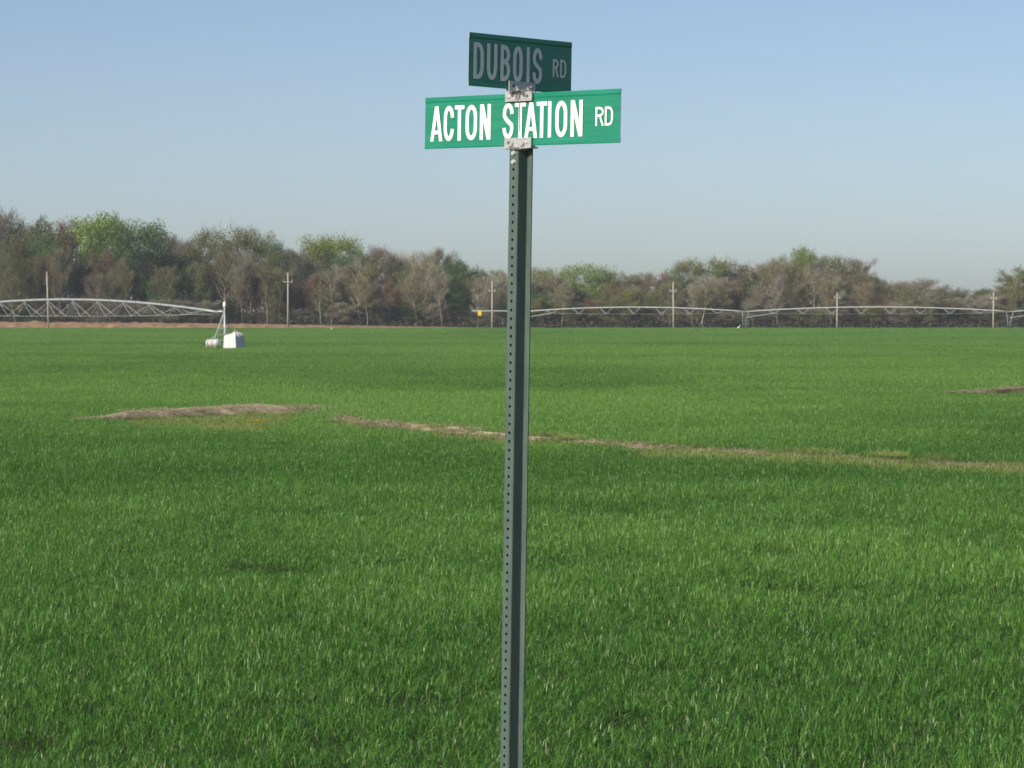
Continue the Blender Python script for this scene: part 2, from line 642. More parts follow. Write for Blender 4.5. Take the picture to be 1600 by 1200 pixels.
scl = np.stack([size * 1.0, size * 1.0, hgt], 1)
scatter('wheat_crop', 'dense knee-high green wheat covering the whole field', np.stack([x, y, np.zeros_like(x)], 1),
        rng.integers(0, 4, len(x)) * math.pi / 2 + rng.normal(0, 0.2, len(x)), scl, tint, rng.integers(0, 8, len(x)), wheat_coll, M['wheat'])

# --- weeds and straw beside the tracks
weed_meshes = [patch_mesh('weed_patch_%s' % 'abcd'[i], M['weed'], 41 + i, 1.0, 420, 0.06, 0.20, 0.08, 0.20, 0.011, lean=0.8) for i in range(4)]
straw_meshes = [patch_mesh('straw_patch_%s' % 'abcd'[i], M['straw'], 61 + i, 1.0, 260, 0.02, 0.07, 0.12, 0.32, 0.012, flat=True) for i in range(4)]
weed_coll = proto_collection('weed_patches', weed_meshes)
straw_coll = proto_collection('straw_patches', straw_meshes)
cand = fan_points(60, 170, 0.9, 8)
st = track_state(cand[:, 0], cand[:, 1])
wd = cand[(st == 1)]
x, y = wd[:, 0], wd[:, 1]
t = np.clip(vnoise(x / 3, y / 3, 12) * 0.8 + 0.1 + rng.normal(0, .1, len(x)), 0, 1)
h = 0.5 + vnoise(x / 2.2, y / 2.2, 13) * 1.1
scatter('weedy_grass', 'low pale green weeds along the bare tracks', np.stack([x, y, np.zeros_like(x)], 1), rng.uniform(0, 6.28, len(x)),
        np.stack([np.ones_like(x), np.ones_like(x), h], 1), t, rng.integers(0, 4, len(x)), weed_coll, M['weed'])
# short grass on the road verge round the foot of the post
vg = np.array([(a + rng.uniform(-.3, .3), b + rng.uniform(-.3, .3)) for b in np.arange(2.5, 21.5, 0.8) for a in np.arange(-8, 8, 0.8)])
scatter('verge_grass', 'short grass on the road verge round the foot of the post', np.stack([vg[:, 0], vg[:, 1], np.array([ground_z(q) for q in vg[:, 1]])], 1),
        rng.uniform(0, 6.28, len(vg)), np.stack([np.ones(len(vg)), np.ones(len(vg)), np.where(vg[:, 1] < 9, 0.6, 0.26)], 1), rng.random(len(vg)) * 0.6, rng.integers(0, 4, len(vg)), weed_coll, M['weed'])
sp = []
stt = []
for T in TRACKS:
    for (px_, py_), hq in zip(T['P'], T['hv']):
        for k in range(5):
            o = rng.uniform(-1.0, 0.8)
            hh = hq * max(0.0, 1 - abs(o) / 1.1) * 0.95
            sp.append((px_ + rng.uniform(-.7, .7), py_ + o * T['w'], hh))
sp = np.array(sp)
scatter('straw_litter', 'pale straw litter lying on the bare tracks', sp, rng.uniform(0, 6.28, len(sp)), np.ones((len(sp), 3)),
        rng.random(len(sp)), rng.integers(0, 4, len(sp)), straw_coll, M['straw'])
# green tufts breaking up the narrow track
nt_ = TRACKS[1]['P']
sel = vnoise(nt_[:, 0] / 5.0 + 70, nt_[:, 0] * 0, 15) > 0.52
sel |= nt_[:, 0] > 9
tp = []
for (a, b), s_ in zip(nt_, sel):
    if s_ and rng.random() < 0.8:
        for k in range(2):
            tp.append((a + rng.uniform(-.7, .7), b - 0.5 + rng.uniform(-.3, .5), 0.12 + rng.uniform(0, .12)))
for (a, b) in TRACKS[0]['P']:
    for k in range(4):
        if rng.random() < 0.75:
            tp.append((a + rng.uniform(-.7, .7), b - 1.25 - rng.uniform(0, 0.9), rng.uniform(0.0, .05)))
    if rng.random() < 0.3:
        tp.append((a + rng.uniform(-.7, .7), b - rng.uniform(0.5, 0.9), rng.uniform(0.08, .15)))
tp = np.array(tp)
scatter('weed_tufts', 'green weed tufts growing along and across the bare tracks', tp, rng.uniform(0, 6.28, len(tp)), np.tile([0.9, 0.5, 1.0], (len(tp), 1)),
        rng.random(len(tp)) * .7, rng.integers(0, 4, len(tp)), weed_coll, M['weed'])

# ------------------------------------------------------------------ street sign
D_SIGN = 9.0
PXM = F / D_SIGN
post_top = pix(815, 231, D_SIGN)
base = Vector((post_top.x - (post_top.z - RY) * math.tan(R(0.9)), D_SIGN, RY))
sign = empty('street_sign', base)
sign.rotation_euler = (0, R(0.9), 0)
tag(sign, 'green metal post with two crossed green street name panels beside the wheat field', 'street sign')
H_POST = (post_top - base).length
PHI = R(42.3)


def frame(deg, x=0.0, y=0.0, z=0.0):
    return Matrix.Translation((x, y, z)) @ Matrix.Rotation(R(deg), 4, 'Z')


def child(mb, name, mat, parent, mtx=None, smooth=False, label=None):
    o = mb.build(name, mat, parent, smooth)
    if mtx is not None:
        o.matrix_local = mtx
    if label:
        o['label'] = label
    return o


# U-channel post: web with a hole every inch, flared sides, two flanges
TH = 0.0035
pb = MB()
cell = 0.0254
ncell = int((H_POST + 0.5) / cell)
zt = H_POST
prof_x = 0.0155
for i in range(ncell):
    z1 = zt - i * cell
    z0 = z1 - cell
    zc = (z0 + z1) / 2
    rr = 0.0048
    for yy in (0.0, TH):
        outer = [(-prof_x, z0), (0, z0), (prof_x, z0), (prof_x, zc), (prof_x, z1), (0, z1), (-prof_x, z1), (-prof_x, zc)]
        inner = [(rr * math.cos(a), zc + rr * math.sin(a)) for a in (R(225), R(270), R(315), 0, R(45), R(90), R(135), R(180))]
        vs = [(a, yy, b) for a, b in outer] + [(a, yy, b) for a, b in inner]
        pb.add(vs, [(k, (k + 1) % 8, 8 + (k + 1) % 8, 8 + k) for k in range(8)])
    vs = [(a, 0.0, b) for a, b in inner] + [(a, TH, b) for a, b in inner]
    pb.add(vs, [(k, (k + 1) % 8, 8 + (k + 1) % 8, 8 + k) for k in range(8)])
zb = zt - ncell * cell
for s in (-1, 1):
    line = [(s * prof_x, 0.0), (s * 0.0172, 0.0012), (s * 0.0182, 0.004), (s * 0.0222, 0.0335), (s * 0.0232, 0.0352), (s * 0.0405, 0.0352)]
    back = [(s * 0.0405, 0.0352 + TH), (s * 0.0210, 0.0352 + TH), (s * 0.0190, 0.0345), (s * 0.0150, 0.006), (s * 0.0140, TH), (s * (prof_x - 0.002), TH)]
    loop = line + back
    k = len(loop)
    vs = [(a, b, zb) for a, b in loop] + [(a, b, zt) for a, b in loop]
    pb.add(vs, [(q, (q + 1) % k, k + (q + 1) % k, k + q) for q in range(k)] + [tuple(range(k, 2 * k))])
PM = frame(-42.3, -0.0225, -0.012, 0)
post = child(pb, 'post', M['post'], sign, PM, label='dark green steel channel post with a row of holes')


def hexbolt(x, z, r, h, y0=0.0):
    b = MB()
    Mx = Matrix.Translation((x, y0, z)) @ Matrix.Rotation(R(90), 4, 'X')
    b.lathe([(r * 1.25, 0.0), (r * 1.25, 0.0012), (r, 0.0013), (r, h * 0.8), (r * 0.85, h)], 6, Mx)
    return b


for k in (0, 1):
    b = hexbolt(0.0, H_POST - cell * (0.5 + k) - 0.004, 0.0068, 0.006, -0.0002)
    o = child(b, 'bolt', M['zinc'], sign, PM)


# sign panels: extruded blades, thicker along the top and bottom edge
def panel(width, height):
    b = MB()
    hh = height / 2
    side_f = [(-0.0014, -hh), (-0.0019, -hh + 0.003), (-0.0019, -hh + 0.012), (-0.0010, -hh + 0.017), (-0.0010, 0), (-0.0010, hh - 0.017), (-0.0020, hh - 0.012), (-0.0020, hh - 0.003), (-0.0014, hh)]
    loop = side_f + [(-y, z) for y, z in side_f[::-1]]
    k = len(loop)
    segs = 12
    vs = []
    r_ = random.Random(int(width * 1000))
    for i in range(segs + 1):
        u = -width / 2 + width * i / segs
        w_ = 0.0008 * math.sin(i * 1.3 + width * 9)
        vs += [(u, y + w_, z) for y, z in loop]
    fs = []
    for i in range(segs):
        for q in range(k):
            fs.append((i * k + q, i * k + (q + 1) % k, (i + 1) * k + (q + 1) % k, (i + 1) * k + q))
    fs.append(tuple(range(k)))
    fs.append(tuple(range(segs * k, (segs + 1) * k))[::-1])
    b.add(vs, fs)
    return b


# --- lettering: narrow highway capitals drawn as strokes in a box w x 1
def arc(cx, cy, rx, ry, a0, a1, n=10):
    return [(cx + rx * math.cos(R(a0 + (a1 - a0) * i / n)), cy + ry * math.sin(R(a0 + (a1 - a0) * i / n))) for i in range(n + 1)]


def ribbon(pts, s):
    n = len(pts)
    L_, R_ = [], []
    for i in range(n):
        a = Vector(pts[max(i - 1, 0)])
        b = Vector(pts[i])
        c = Vector(pts[min(i + 1, n - 1)])
        d1 = (b - a).normalized() if i > 0 else (c - b).normalized()
        d2 = (c - b).normalized() if i < n - 1 else d1
        t = (d1 + d2).normalized()
        nn = Vector((-t.y, t.x))
        k = 1 / max(0.5, nn.dot(Vector((-d1.y, d1.x))))
        L_.append(b + nn * s / 2 * k)
        R_.append(b - nn * s / 2 * k)
    return [[R_[i], R_[i + 1], L_[i + 1], L_[i]] for i in range(n - 1)]


def glyph(ch, w, s):
    h = s / 2
    q = []
    rect = lambda x0, y0, x1, y1: [[(x0, y0), (x1, y0), (x1, y1), (x0, y1)]]
    if ch == 'I':
        q.append(rect(0, 0, w, 1))
    elif ch == 'T':
        q.append(rect(0, 1 - s * 0.9, w, 1))
        q.append(rect(w / 2 - h, 0, w / 2 + h, 1 - s * 0.9))
    elif ch == 'N':
        q.append(rect(0, 0, s, 1))
        q.append(rect(w - s, 0, w, 1))
        q.append([[(w - s * 1.15, 0), (w - s * 0.02, 0), (s * 1.15, 1), (s * 0.02, 1)]])
    elif ch == 'A':
        q.append([[(0, 0), (s * 1.02, 0), (w / 2 + s * .45, 1), (w / 2 - s * .55, 1)]])
        q.append([[(w - s * 1.02, 0), (w, 0), (w / 2 + s * .55, 1), (w / 2 - s * .45, 1)]])
        q.append(rect(w * 0.26, 0.20, w * 0.74, 0.20 + s * 0.85))
    elif ch == 'O':
        r = w / 2 - h
        ry = 0.28
        p = arc(w / 2, ry + h, r, ry, 180, 360) + arc(w / 2, 1 - ry - h, r, ry, 0, 180)
        p.append(p[0])
        q.append(ribbon(p, s))
    elif ch == 'C':
        r = w / 2 - h
        ry = 0.28
        p = [(w - h, 0.34)] + arc(w / 2, ry + h, r, ry, 360, 180)[1:] + arc(w / 2, 1 - ry - h, r, ry, 180, 0)[:-1] + [(w - h, 0.66)]
        q.append(ribbon(p, s))
    elif ch == 'U':
        r = w / 2 - h
        ry = 0.28
        q.append(ribbon([(h, 1)] + arc(w / 2, ry + h, r, ry, 180, 360) + [(w - h, 1)], s))
    elif ch == 'S':
        r = w / 2 - h
        ry = 0.235
        cy1, cy0 = 1 - ry - h, ry + h
        p = [(w - h, 0.69)] + arc(w / 2, cy1, r, ry, 8, 200, 12) + [(w * .36, .535), (w * .64, .445)] + arc(w / 2, cy0, r, ry, 20, -172, 14) + [(h, 0.31)]
        q.append(ribbon(p, s))
    elif ch == 'D':
        rx = w * 0.5 - h * 0.5
        q.append(rect(0, 0, s, 1))
        ry = 0.3
        q.append(ribbon([(s * 0.8, h)] + arc(w - h - rx * .9, ry + h, rx * .9, ry, 270, 360) + arc(w - h - rx * .9, 1 - ry - h, rx * .9, ry, 0, 90) + [(s * 0.8, 1 - h)], s))
    elif ch in 'BR':
        q.append(rect(0, 0, s, 1))
        ry = 0.2
        c1 = 0.535
        rx = w * .45
        yt = 1 - h
        q.append(ribbon([(s * 0.8, yt)] + arc(w - h - rx - .0, (yt + c1) / 2, rx * .96, (yt - c1) / 2, 90, -90) + [(s * 0.8, c1)], s))
        if ch == 'B':
            q.append(ribbon([(s * 0.8, c1)] + arc(w - h - rx, (h + c1) / 2, rx, (c1 - h) / 2, 90, -90) + [(s * 0.8, h)], s))
        else:
            q.append([[(w - s * 1.05, 0), (w + s * .02, 0), (w * .5 + s * .55, c1), (w * .5 - s * .45, c1)]])
    return q


def lettering(spec, width, height, x0, x1):
    """spec: (char, left, right, top fraction, bottom fraction) with left/right in close-up pixels x0..x1 = panel ends"""
    b = MB()
    lay = 0
    for ch, l_, r_, ft, fb in spec:
        u0 = ((l_ - x0) / (x1 - x0) - 0.5) * width
        u1 = ((r_ - x0) / (x1 - x0) - 0.5) * width
        zt_, zb_ = (0.5 - ft) * height, (0.5 - fb) * height
        hh = zt_ - zb_
        wbox = (u1 - u0) / hh
        s = 0.128 if ch != 'I' else wbox
        for grp in glyph(ch, wbox, s):
            lay += 1
            yy = -0.0021 - 0.00005 * (lay % 5)
            for quad in grp:
                b.add([(u0 + p[0] * hh, yy, zb_ + p[1] * hh) for p in quad], [tuple(range(len(quad)))])
    return b


def sign_panel(width, deg, px, py, label, words, x0, x1):
    c = pix(px, py, D_SIGN)
    lean = Matrix.Rotation(R(0.9), 4, 'Y').inverted()
    loc = lean @ (c - base)
    Mx = Matrix.Translation(loc) @ Matrix.Rotation(R(deg), 4, 'Z')
    p_ = child(panel(width, 0.1524), 'sign_panel', M['sign'], sign, Mx, label=label)
    p_.data.materials.append(M['sign_edge'])
    for f_ in list(p_.data.polygons)[-2:]:
        f_.material_index = 1
    for wname, spec in words:
        child(lettering(spec, width, 0.1524, x0, x1), 'lettering', M['letter'], p_, label=wname)
    return Mx


a_, c_ = 0.176, 0.858
acton = [(ch, l, r, a_, c_) for ch, l, r in (('A', 145, 235), ('C', 243, 318), ('T', 322, 392), ('O', 402, 485), ('N', 505, 583))]
station = [(ch, l, r, a_, c_) for ch, l, r in (('S', 668, 745), ('T', 753, 830), ('A', 822, 912), ('T', 905, 978), ('I', 985, 1008), ('O', 1035, 1117), ('N', 1140, 1222))]
rd1 = [('R', 1308, 1365, 0.322, 0.675), ('D', 1371, 1425, 0.322, 0.675)]
dub = [(ch, l, r, a_, c_) for ch, l, r in (('D', 450, 520), ('U', 540, 610), ('B', 632, 699), ('O', 718, 784), ('I', 810, 832), ('S', 852, 919))]
rd2 = [('R', 993, 1035, 0.352, 0.70), ('D', 1044, 1088, 0.352, 0.70)]
MA = sign_panel(0.762, -42.3, 812.8, 187, 'bright sunlit green panel reading ACTON STATION RD',
                [('white word ACTON', acton), ('white word STATION', station), ('small white word RD', rd1)], 103, 1473)
MD = sign_panel(0.415, 44.0, 813.5, 99.5, 'short green panel in shade reading DUBOIS RD',
                [('white word DUBOIS', dub), ('small white word RD', rd2)], 420, 1127)


# brackets: slotted cast jaws with set screws
def jaw(width, z0, z1, t_in, t_out, side):
    b = MB()
    lo, hi = (t_in, t_out)
    y0, y1 = (-hi, -lo) if side < 0 else (lo, hi)
    b.box((0, (y0 + y1) / 2, (z0 + z1) / 2), (width, y1 - y0, z1 - z0))
    return b


def jaws(Mx, z0, z1, up, screws):
    b = MB()
    for s in (-1, 1):
        j = jaw(0.104, z0, z1, 0.0042, 0.0098, s)
        b.add(j.v, j.f)
        # little gusset ribs toward the hub
        for gx in (-0.026, 0.018):
            zz = z0 if up else z1
            dz = (z1 - z0) * 0.55 * (1 if up else -1)
            y0 = s * 0.0098
            b.add([(gx, y0, zz), (gx + 0.008, y0, zz), (gx + 0.008, y0 + s * 0.012, zz), (gx, y0 + s * 0.012, zz), (gx, y0, zz + dz), (gx + 0.008, y0, zz + dz)],
                  [(0, 1, 2, 3), (4, 5, 1, 0), (4, 0, 3), (5, 2, 1), (3, 2, 5, 4)])
    o = child(b, 'clamp_bracket', M['alu'], sign, Mx)
    for sx, filled in screws:
        q = MB()
        zc = (z0 + z1) / 2
        Mq = Matrix.Translation((sx, -0.0098, zc)) @ Matrix.Rotation(R(90), 4, 'X')
        if filled:
            q.lathe([(0.0040, 0), (0.0040, 0.0022), (0.0030, 0.0028)], 8, Mq)
            child(q, 'set_screw', M['zinc'], o)
        else:
            q.lathe([(0.0052, -0.001), (0.0052, 0.0003), (0.0050, 0.0004)], 10, Mq)
            child(q, 'screw_hole', M['post'], o)
    return o


Z = 0.1524 / 2
low = jaws(MA, -Z - 0.003, -Z + 0.0235, True, [(-0.036, False), (0.034, True)])
cap = MB()     # hub of the lower bracket sitting on the post top
cap.box((0, 0, -Z - 0.0055), (0.112, 0.034, 0.0048))
cap.lathe([(0.021, -Z - 0.0135), (0.027, -Z - 0.0125), (0.030, -Z - 0.009), (0.024, -Z - 0.008)], 18)
child(cap, 'post_cap', M['alu'], sign, MA)
jaws(MA, Z - 0.0235, Z + 0.004, False, [(-0.036, True), (0.034, False)])
jaws(MD, -Z - 0.004, -Z + 0.0235, True, [(-0.036, False), (0.034, True)])
hub = MB()
hub.lathe([(0.017, Z + 0.0041), (0.025, Z + 0.0050), (0.025, Z + 0.0085), (0.016, Z + 0.0095)], 18)
child(hub, 'cross_hub', M['alu'], sign, MA)

# ------------------------------------------------------------------ irrigation machines
def polyline_tube(mb, pts, r, n=6):
    mb.tube(pts, r, n)


def span(root, A_, B_, rise, drop, nv, pipe_r, left_brace=True, vw=0.24, spread=0.6, strut=0.036):
    """arched pipe from A to B with hanging truss; each truss V its own part"""
    A_, B_ = Vector(A_), Vector(B_)
    d = (B_ - A_)
    perp = Vector((-d.y, d.x, 0)).normalized()
    P = lambda t: A_ + d * t + Vector((0, 0, rise * (1 - (2 * t - 1) ** 2)))
    mb = MB()
    mb.tube([P(i / 28) for i in range(29)], pipe_r, 10)
    pipe = mb.build('pipe', M['galv'], root, True)
    # flanges along the pipe
    for k in range(1, nv + 1):
        t = (k) / (nv + 1)
        fb = MB()
        c = P(t)
        dd = (P(t + .001) - P(t - .001)).normalized()
        fb.tube([c - dd * 0.03, c + dd * 0.03], pipe_r * 1.5, 10)
        fb.build('flange', M['galv'], pipe)
    # bottom nodes lie on a nearly level line below the arch
    ts = [(k + 1.0) / (nv + 1) for k in range(nv)]
    nodes = []
    for t in ts:
        dp = rise * (1 - (2 * t - 1) ** 2) + drop * (1 - abs(2 * t - 1) ** 3 * 0.7)
        nodes.append(dp)
    hw = vw / (nv + 1)
    for t, dp in zip(ts, nodes):
        vb = MB()
        for s in (-1, 1):
            q = P(t) - Vector((0, 0, dp)) + perp * (s * spread)
            vb.tube([P(t - hw), q], strut, 5)
            vb.tube([P(t + hw), q], strut, 5)
        q0 = P(t) - Vector((0, 0, dp)) - perp * spread
        q1 = P(t) - Vector((0, 0, dp)) + perp * spread
        vb.tube([q0, q1], strut * 0.8, 5)
        vb.build('truss_brace', M['galv'], root)
    for s in (-1, 1):
        line = [P(0.0) - Vector((0, 0, 1.35 if left_brace else 0.25)) + perp * (s * spread * 0.6)]
        line += [P(t) - Vector((0, 0, dp)) + perp * (s * spread) for t, dp in zip(ts, nodes)]
        line += [P(1.0) - Vector((0, 0, 0.15))]
        rb = MB()
        rb.tube(line, 0.022, 5)
        rb.build('truss_rod', M['galv'], root)
        if left_brace:
            tb = MB()
            tb.tube([line[0], line[1]], 0.06, 6)
            tb.build('end_brace', M['galv'], root)
    return P


def wheel_tower(root, top, along, h):
    """pyramid drive tower: four legs, base beam, two wheels"""
    top = Vector(top)
    al = Vector((along[0], along[1], 0)).normalized()
    pe = Vector((-al.y, al.x, 0))
    zb_ = 0.62
    for s in (-1, 1):
        for e in (-1, 1):
            lb = MB()
            lb.tube([top + al * (0.75 * e), Vector((top.x, top.y, zb_)) + pe * (s * 1.9) + al * (0.12 * e)], 0.055, 6)
            lb.build('leg', M['galv'], root)
    bb = MB()
    c = Vector((top.x, top.y, zb_))
    bb.tube([c - pe * 2.0, c + pe * 2.0], 0.085, 6)
    bb.tube([c + pe * 1.0 + Vector((0, 0, 1.35)), c - pe * 1.0 + Vector((0, 0, 1.35))], 0.045, 6)
    bb.build('base_beam', M['galv'], root)
    for s in (-1, 1):
        wb = MB()
        pc = c + pe * (s * 2.0)
        wb.tube([pc - al * 0.02 - al * 0.16, pc - al * 0.1, pc + al * 0.1, pc + al * 0.18], [0.5, 0.62, 0.62, 0.5], 16)
        wh = wb.build('wheel', M['rubber'], root)
        hb = MB()
        hb.tube([pc - al * 0.21, pc + al * 0.21], 0.26, 10)
        hb.build('rim', M['galv'], wh)


# right machine: three towers, end boom
HP = 4.07
tA = pix(820, 487, 716)
tB = pix(1165, 487, 700)
tC = pix(1578, 487, 682)
tD = tC + (tC - tB)
for p_ in (tA, tB, tC, tD):
    p_.z = HP
pivot_r = empty('irrigation_machine', (tB.x, tB.y, 0))
tag(pivot_r, 'long galvanised irrigation boom on wheeled towers with yellow box at its end, before the wood', 'irrigation boom', None)
off = Vector((-tB.x, -tB.y, 0))
LA, LB, LC, LD = (p_ + off for p_ in (tA, tB, tC, tD))
span(pivot_r, LA, LB, 1.0, 0.55, 7, 0.13)
span(pivot_r, LB, LC, 1.02, 0.55, 8, 0.13)
span(pivot_r, LC, LD, 1.02, 0.55, 8, 0.13)
for p_ in (LA, LB, LC):
    wheel_tower(pivot_r, p_, LC - LA, HP)
eb = MB()
e0 = pix(738, 486, 719) + off
eb.tube([LA, (LA + e0) / 2 + Vector((0, 0, 0.10)), e0], 0.10, 8)
eb.build('end_boom', M['galv'], pivot_r)
eg = MB()     # end gun
eg.tube([e0, e0 + Vector((0, 0, 0.45))], 0.10, 8)
eg.tube([e0 + Vector((0, 0, 0.4)), e0 + Vector((-0.55, 0, 0.8))], [0.09, 0.05], 8)
eg.tube([e0 + Vector((0.15, 0, 0.2)), e0 + Vector((1.1, 0, 0.5))], 0.05, 6)
eg.build('end_gun', M['galv'], pivot_r)
yb = MB()
yc = pix(749.5, 489.5, 718) + off
yb.box(yc, (0.85, 0.6, 0.95))
yb.box(yc + Vector((0, 0, 0.60)), (0.5, 0.35, 0.26))
yb.box(yc - Vector((0, 0, 0.55)), (0.55, 0.4, 0.15))
yb.build('yellow_box', M['yellow'], pivot_r)

# left machine: pivot centre with one span running away to the left
pc = on_canopy(351, 541, 0.30)
pc.z = 0
Dp = pc.y
zpipe = pix(351, 487.5, Dp).z
pv_root = empty('irrigation_pivot', pc)
tag(pv_root, 'galvanised pivot frame with ladder and white capped riser carrying an arched irrigation pipe', 'irrigation pivot')
SC = Dp / F            # metres per photo pixel there
ang = R(180 - 44)
end = Vector((math.cos(ang), math.sin(ang), 0)) * 56.0
span(pv_root, Vector((-1.0, 0.6, zpipe + 0.02)), Vector((end.x, end.y, zpipe)), 1.42, 0.50, 11, 0.14, left_brace=False, vw=0.58, spread=0.7, strut=0.026)
wheel_tower(pv_root, Vector((end.x, end.y, zpipe)), end, zpipe)
rb = MB()
rb.tube([(0, 0, 0), (0, 0, zpipe + 0.1)], 0.11, 10)
rb.tube([(0, 0, zpipe + 0.02), (-0.55, 0.33, zpipe + 0.06), (-1.05, 0.63, zpipe + 0.02)], 0.13, 10)
rb.build('riser', M['galv'], pv_root, True)
for k, (lx, ly) in enumerate(((-1.45, -0.35), (-1.15, 1.5), (0.95, 1.2), (0.25, -1.45))):
    lb = MB()
    lb.tube([(lx * 0.06, ly * 0.06, zpipe - 0.1), (lx, ly, 0.05)], 0.05, 6)
    lb.build('leg', M['galv'], pv_root)
for hz in (0.95, 1.57, 2.17):
    t = 1 - hz / zpipe
    ru = MB()
    ru.tube([(-1.45 * (zpipe - hz) / zpipe, -0.35 * (zpipe - hz) / zpipe, hz), (0.0, -0.10, hz)], 0.05, 6)
    ru.build('ladder_rung', M['galv'], pv_root)
cb = MB()     # collector cap
cb.lathe([(0.07, zpipe + 0.1), (0.09, zpipe + 0.32), (0.085, zpipe + 0.52), (0.17, zpipe + 0.56), (0.185, zpipe + 0.66), (0.16, zpipe + 0.98), (0.11, zpipe + 1.10), (0.05, zpipe + 1.13)], 14)
capo = cb.build('collector_cap', M['white'], pv_root, True)
bb = MB()
bb.lathe([(0.055, zpipe + 1.12), (0.06, zpipe + 1.30), (0.035, zpipe + 1.36)], 10)
bb.build('beacon', M['orange'], capo)

# tank on a pallet
tkp = on_canopy(333, 543, 0.30)
tkp.z = 0
tk = empty('storage_tank', tkp, R(-38))
tag(tk, 'white horizontal tank with dark straps lying on a wooden pallet beside the pivot frame', 'tank')
RT = 0.42
MT = Matrix.Translation((-0.78, 0, 0.36 + RT)) @ Matrix.Rotation(R(90), 4, 'Y')
tb = MB()
tb.lathe([(0.12, -0.10), (0.28, -0.06), (0.38, 0.03), (RT, 0.14), (RT, 1.42), (0.38, 1.53), (0.28, 1.62), (0.12, 1.66)], 20, MT)
tb.build('tank_body', M['tank'], tk, True)
for hx in (0.32, 0.96):
    sb = MB()
    sb.lathe([(RT + 0.012, hx), (RT + 0.012, hx + 0.07)], 20, MT)
    sb.build('strap', M['strap'], tk)
vb = MB()
vb.lathe([(0.06, 0.36 + 2 * RT - 0.01), (0.06, 0.36 + 2 * RT + 0.12), (0.11, 0.36 + 2 * RT + 0.13), (0.09, 0.36 + 2 * RT + 0.2)], 10)
vb.build('valve_cap', M['galv'], tk)
pl = MB()
for q in (-0.7, 0.0, 0.62):
    pl.box((q, 0, 0.17), (0.14, 0.95, 0.34))
pl.box((0.0, -0.3, 0.355), (1.75, 0.22, 0.035))
pl.box((0.0, 0.3, 0.355), (1.75, 0.22, 0.035))
pl.build('pallet', M['pallet'], tk)

# tarpaulin-wrapped engine: folded cloth over a box, tied on top
tpp = on_canopy(367, 543, 0.30)
tpp.z = 0
tp_root = empty('covered_engine', tpp, R(57))
tag(tp_root, 'white tarpaulin tied over a boxy engine beside the pivot frame', 'tarpaulin')
n_ = 64
zs = [0.0, 0.25, 0.6, 1.0, 1.35, 1.55, 1.68, 1.78, 1.86, 1.92, 1.96]
tm = MB()
vs = []
for j, z in enumerate(zs):
    t = z / 2.0
    for k in range(n_):
        a = 2 * math.pi * k / n_
        ca, sa = math.cos(a), math.sin(a)
        sq = 1 / max(abs(ca), abs(sa)) ** 0.82
        r = 1.02 - 0.20 * t
        if t > 0.76:
            r *= max(0.0, 1 - ((t - 0.76) / 0.225) ** 2.2) * 0.93 + 0.07
        fold = 0.085 * math.sin(a * 13 + 1.5 * t) * (0.5 + 0.5 * t) + 0.035 * math.sin(a * 23 + 5) * t
        rr_ = r * sq * (1 + fold) * (1 + 0.05 * math.sin(3 * a + 1))
        vs.append((ca * rr_ * 0.98, sa * rr_ * 0.86, z + 0.06 * math.sin(2 * a + .6) * t + (0.10 * ca if t > 0.5 else 0)))
fs = [(j * n_ + k, j * n_ + (k + 1) % n_, (j + 1) * n_ + (k + 1) % n_, (j + 1) * n_ + k) for j in range(len(zs) - 1) for k in range(n_)]
fs.append(tuple(range((len(zs) - 1) * n_, len(zs) * n_)))
tm.add(vs, fs)
tm.build('tarpaulin_cover', M['tarp'], tp_root, True)
kn = MB()
kn.lathe([(0.05, 1.95), (0.09, 2.02), (0.05, 2.10), (0.10, 2.20)], 8)
kn.build('tied_knot', M['pallet'], tp_root, True)

# ------------------------------------------------------------------ utility poles
def utility_pole(px, base_py, top_py, D, label, lean=0.0, arm=0, arm_dz=0.9):
    b = on_canopy(px, base_py)
    g0 = pix(px, base_py, D)
    z0 = g0.z - 0.5
    z1 = pix(px, top_py, D).z
    h = z1 - z0
    o = empty('utility_pole', (g0.x, D, z0))
    o.rotation_euler = (0, R(lean), 0)
    tag(o, label, 'utility pole', 'utility poles along the wood')
    pb_ = MB()
    pb_.tube([(0, 0, -0.5), (0, 0, h * 0.5), (0, 0, h)], [0.21, 0.175, 0.13], 10)
    pb_.build('shaft', M['wood'], o, True)
    if arm:
        ab = MB()
        ab.box((0, -0.2, h - arm_dz), (arm, 0.16, 0.16))
        ab.build('cross_arm', M['wood'], o)
        for s in (-1, 1):
            ib = MB()
            ib.lathe([(0.05, h - arm_dz + 0.08), (0.08, h - arm_dz + 0.25), (0.05, h - arm_dz + 0.45), (0.08, h - arm_dz + 0.6)], 8, Matrix.Translation((s * (arm / 2 - 0.08), -0.2, 0)))
            ib.build('insulator', M['ceramic'], o)
    ib = MB()
    ib.lathe([(0.05, h - 0.02), (0.09, h + 0.12), (0.05, h + 0.3)], 8)
    ib.build('insulator', M['ceramic'], o)
    return o


utility_pole(76, 510, 426, 730, 'leaning bare wooden pole without cross arm, standing at the red earth bank', -1.7, 0)
utility_pole(450, 507.5, 428, 735, 'wooden utility pole with wide cross arm and two insulators before the wood', 0.0, 2.2, 1.9)
utility_pole(769, 512, 440, 738, 'thin wooden utility pole beside the yellow box of the irrigation boom', 0.0, 1.5, 2.3)
utility_pole(1052.5, 513, 442, 728, 'wooden utility pole beside a pale forked trunk, behind the irrigation span', -0.6, 1.5, 2.0)
utility_pole(1308, 513, 459, 728, 'shorter wooden utility pole with side arm in front of the high bare-topped trees', 0.0, 1.4, 1.0)
utility_pole(1552, 513, 458, 728, 'wooden utility pole beside the wheeled tower at the low end of the wood', 0.3, 1.4, 1.3)


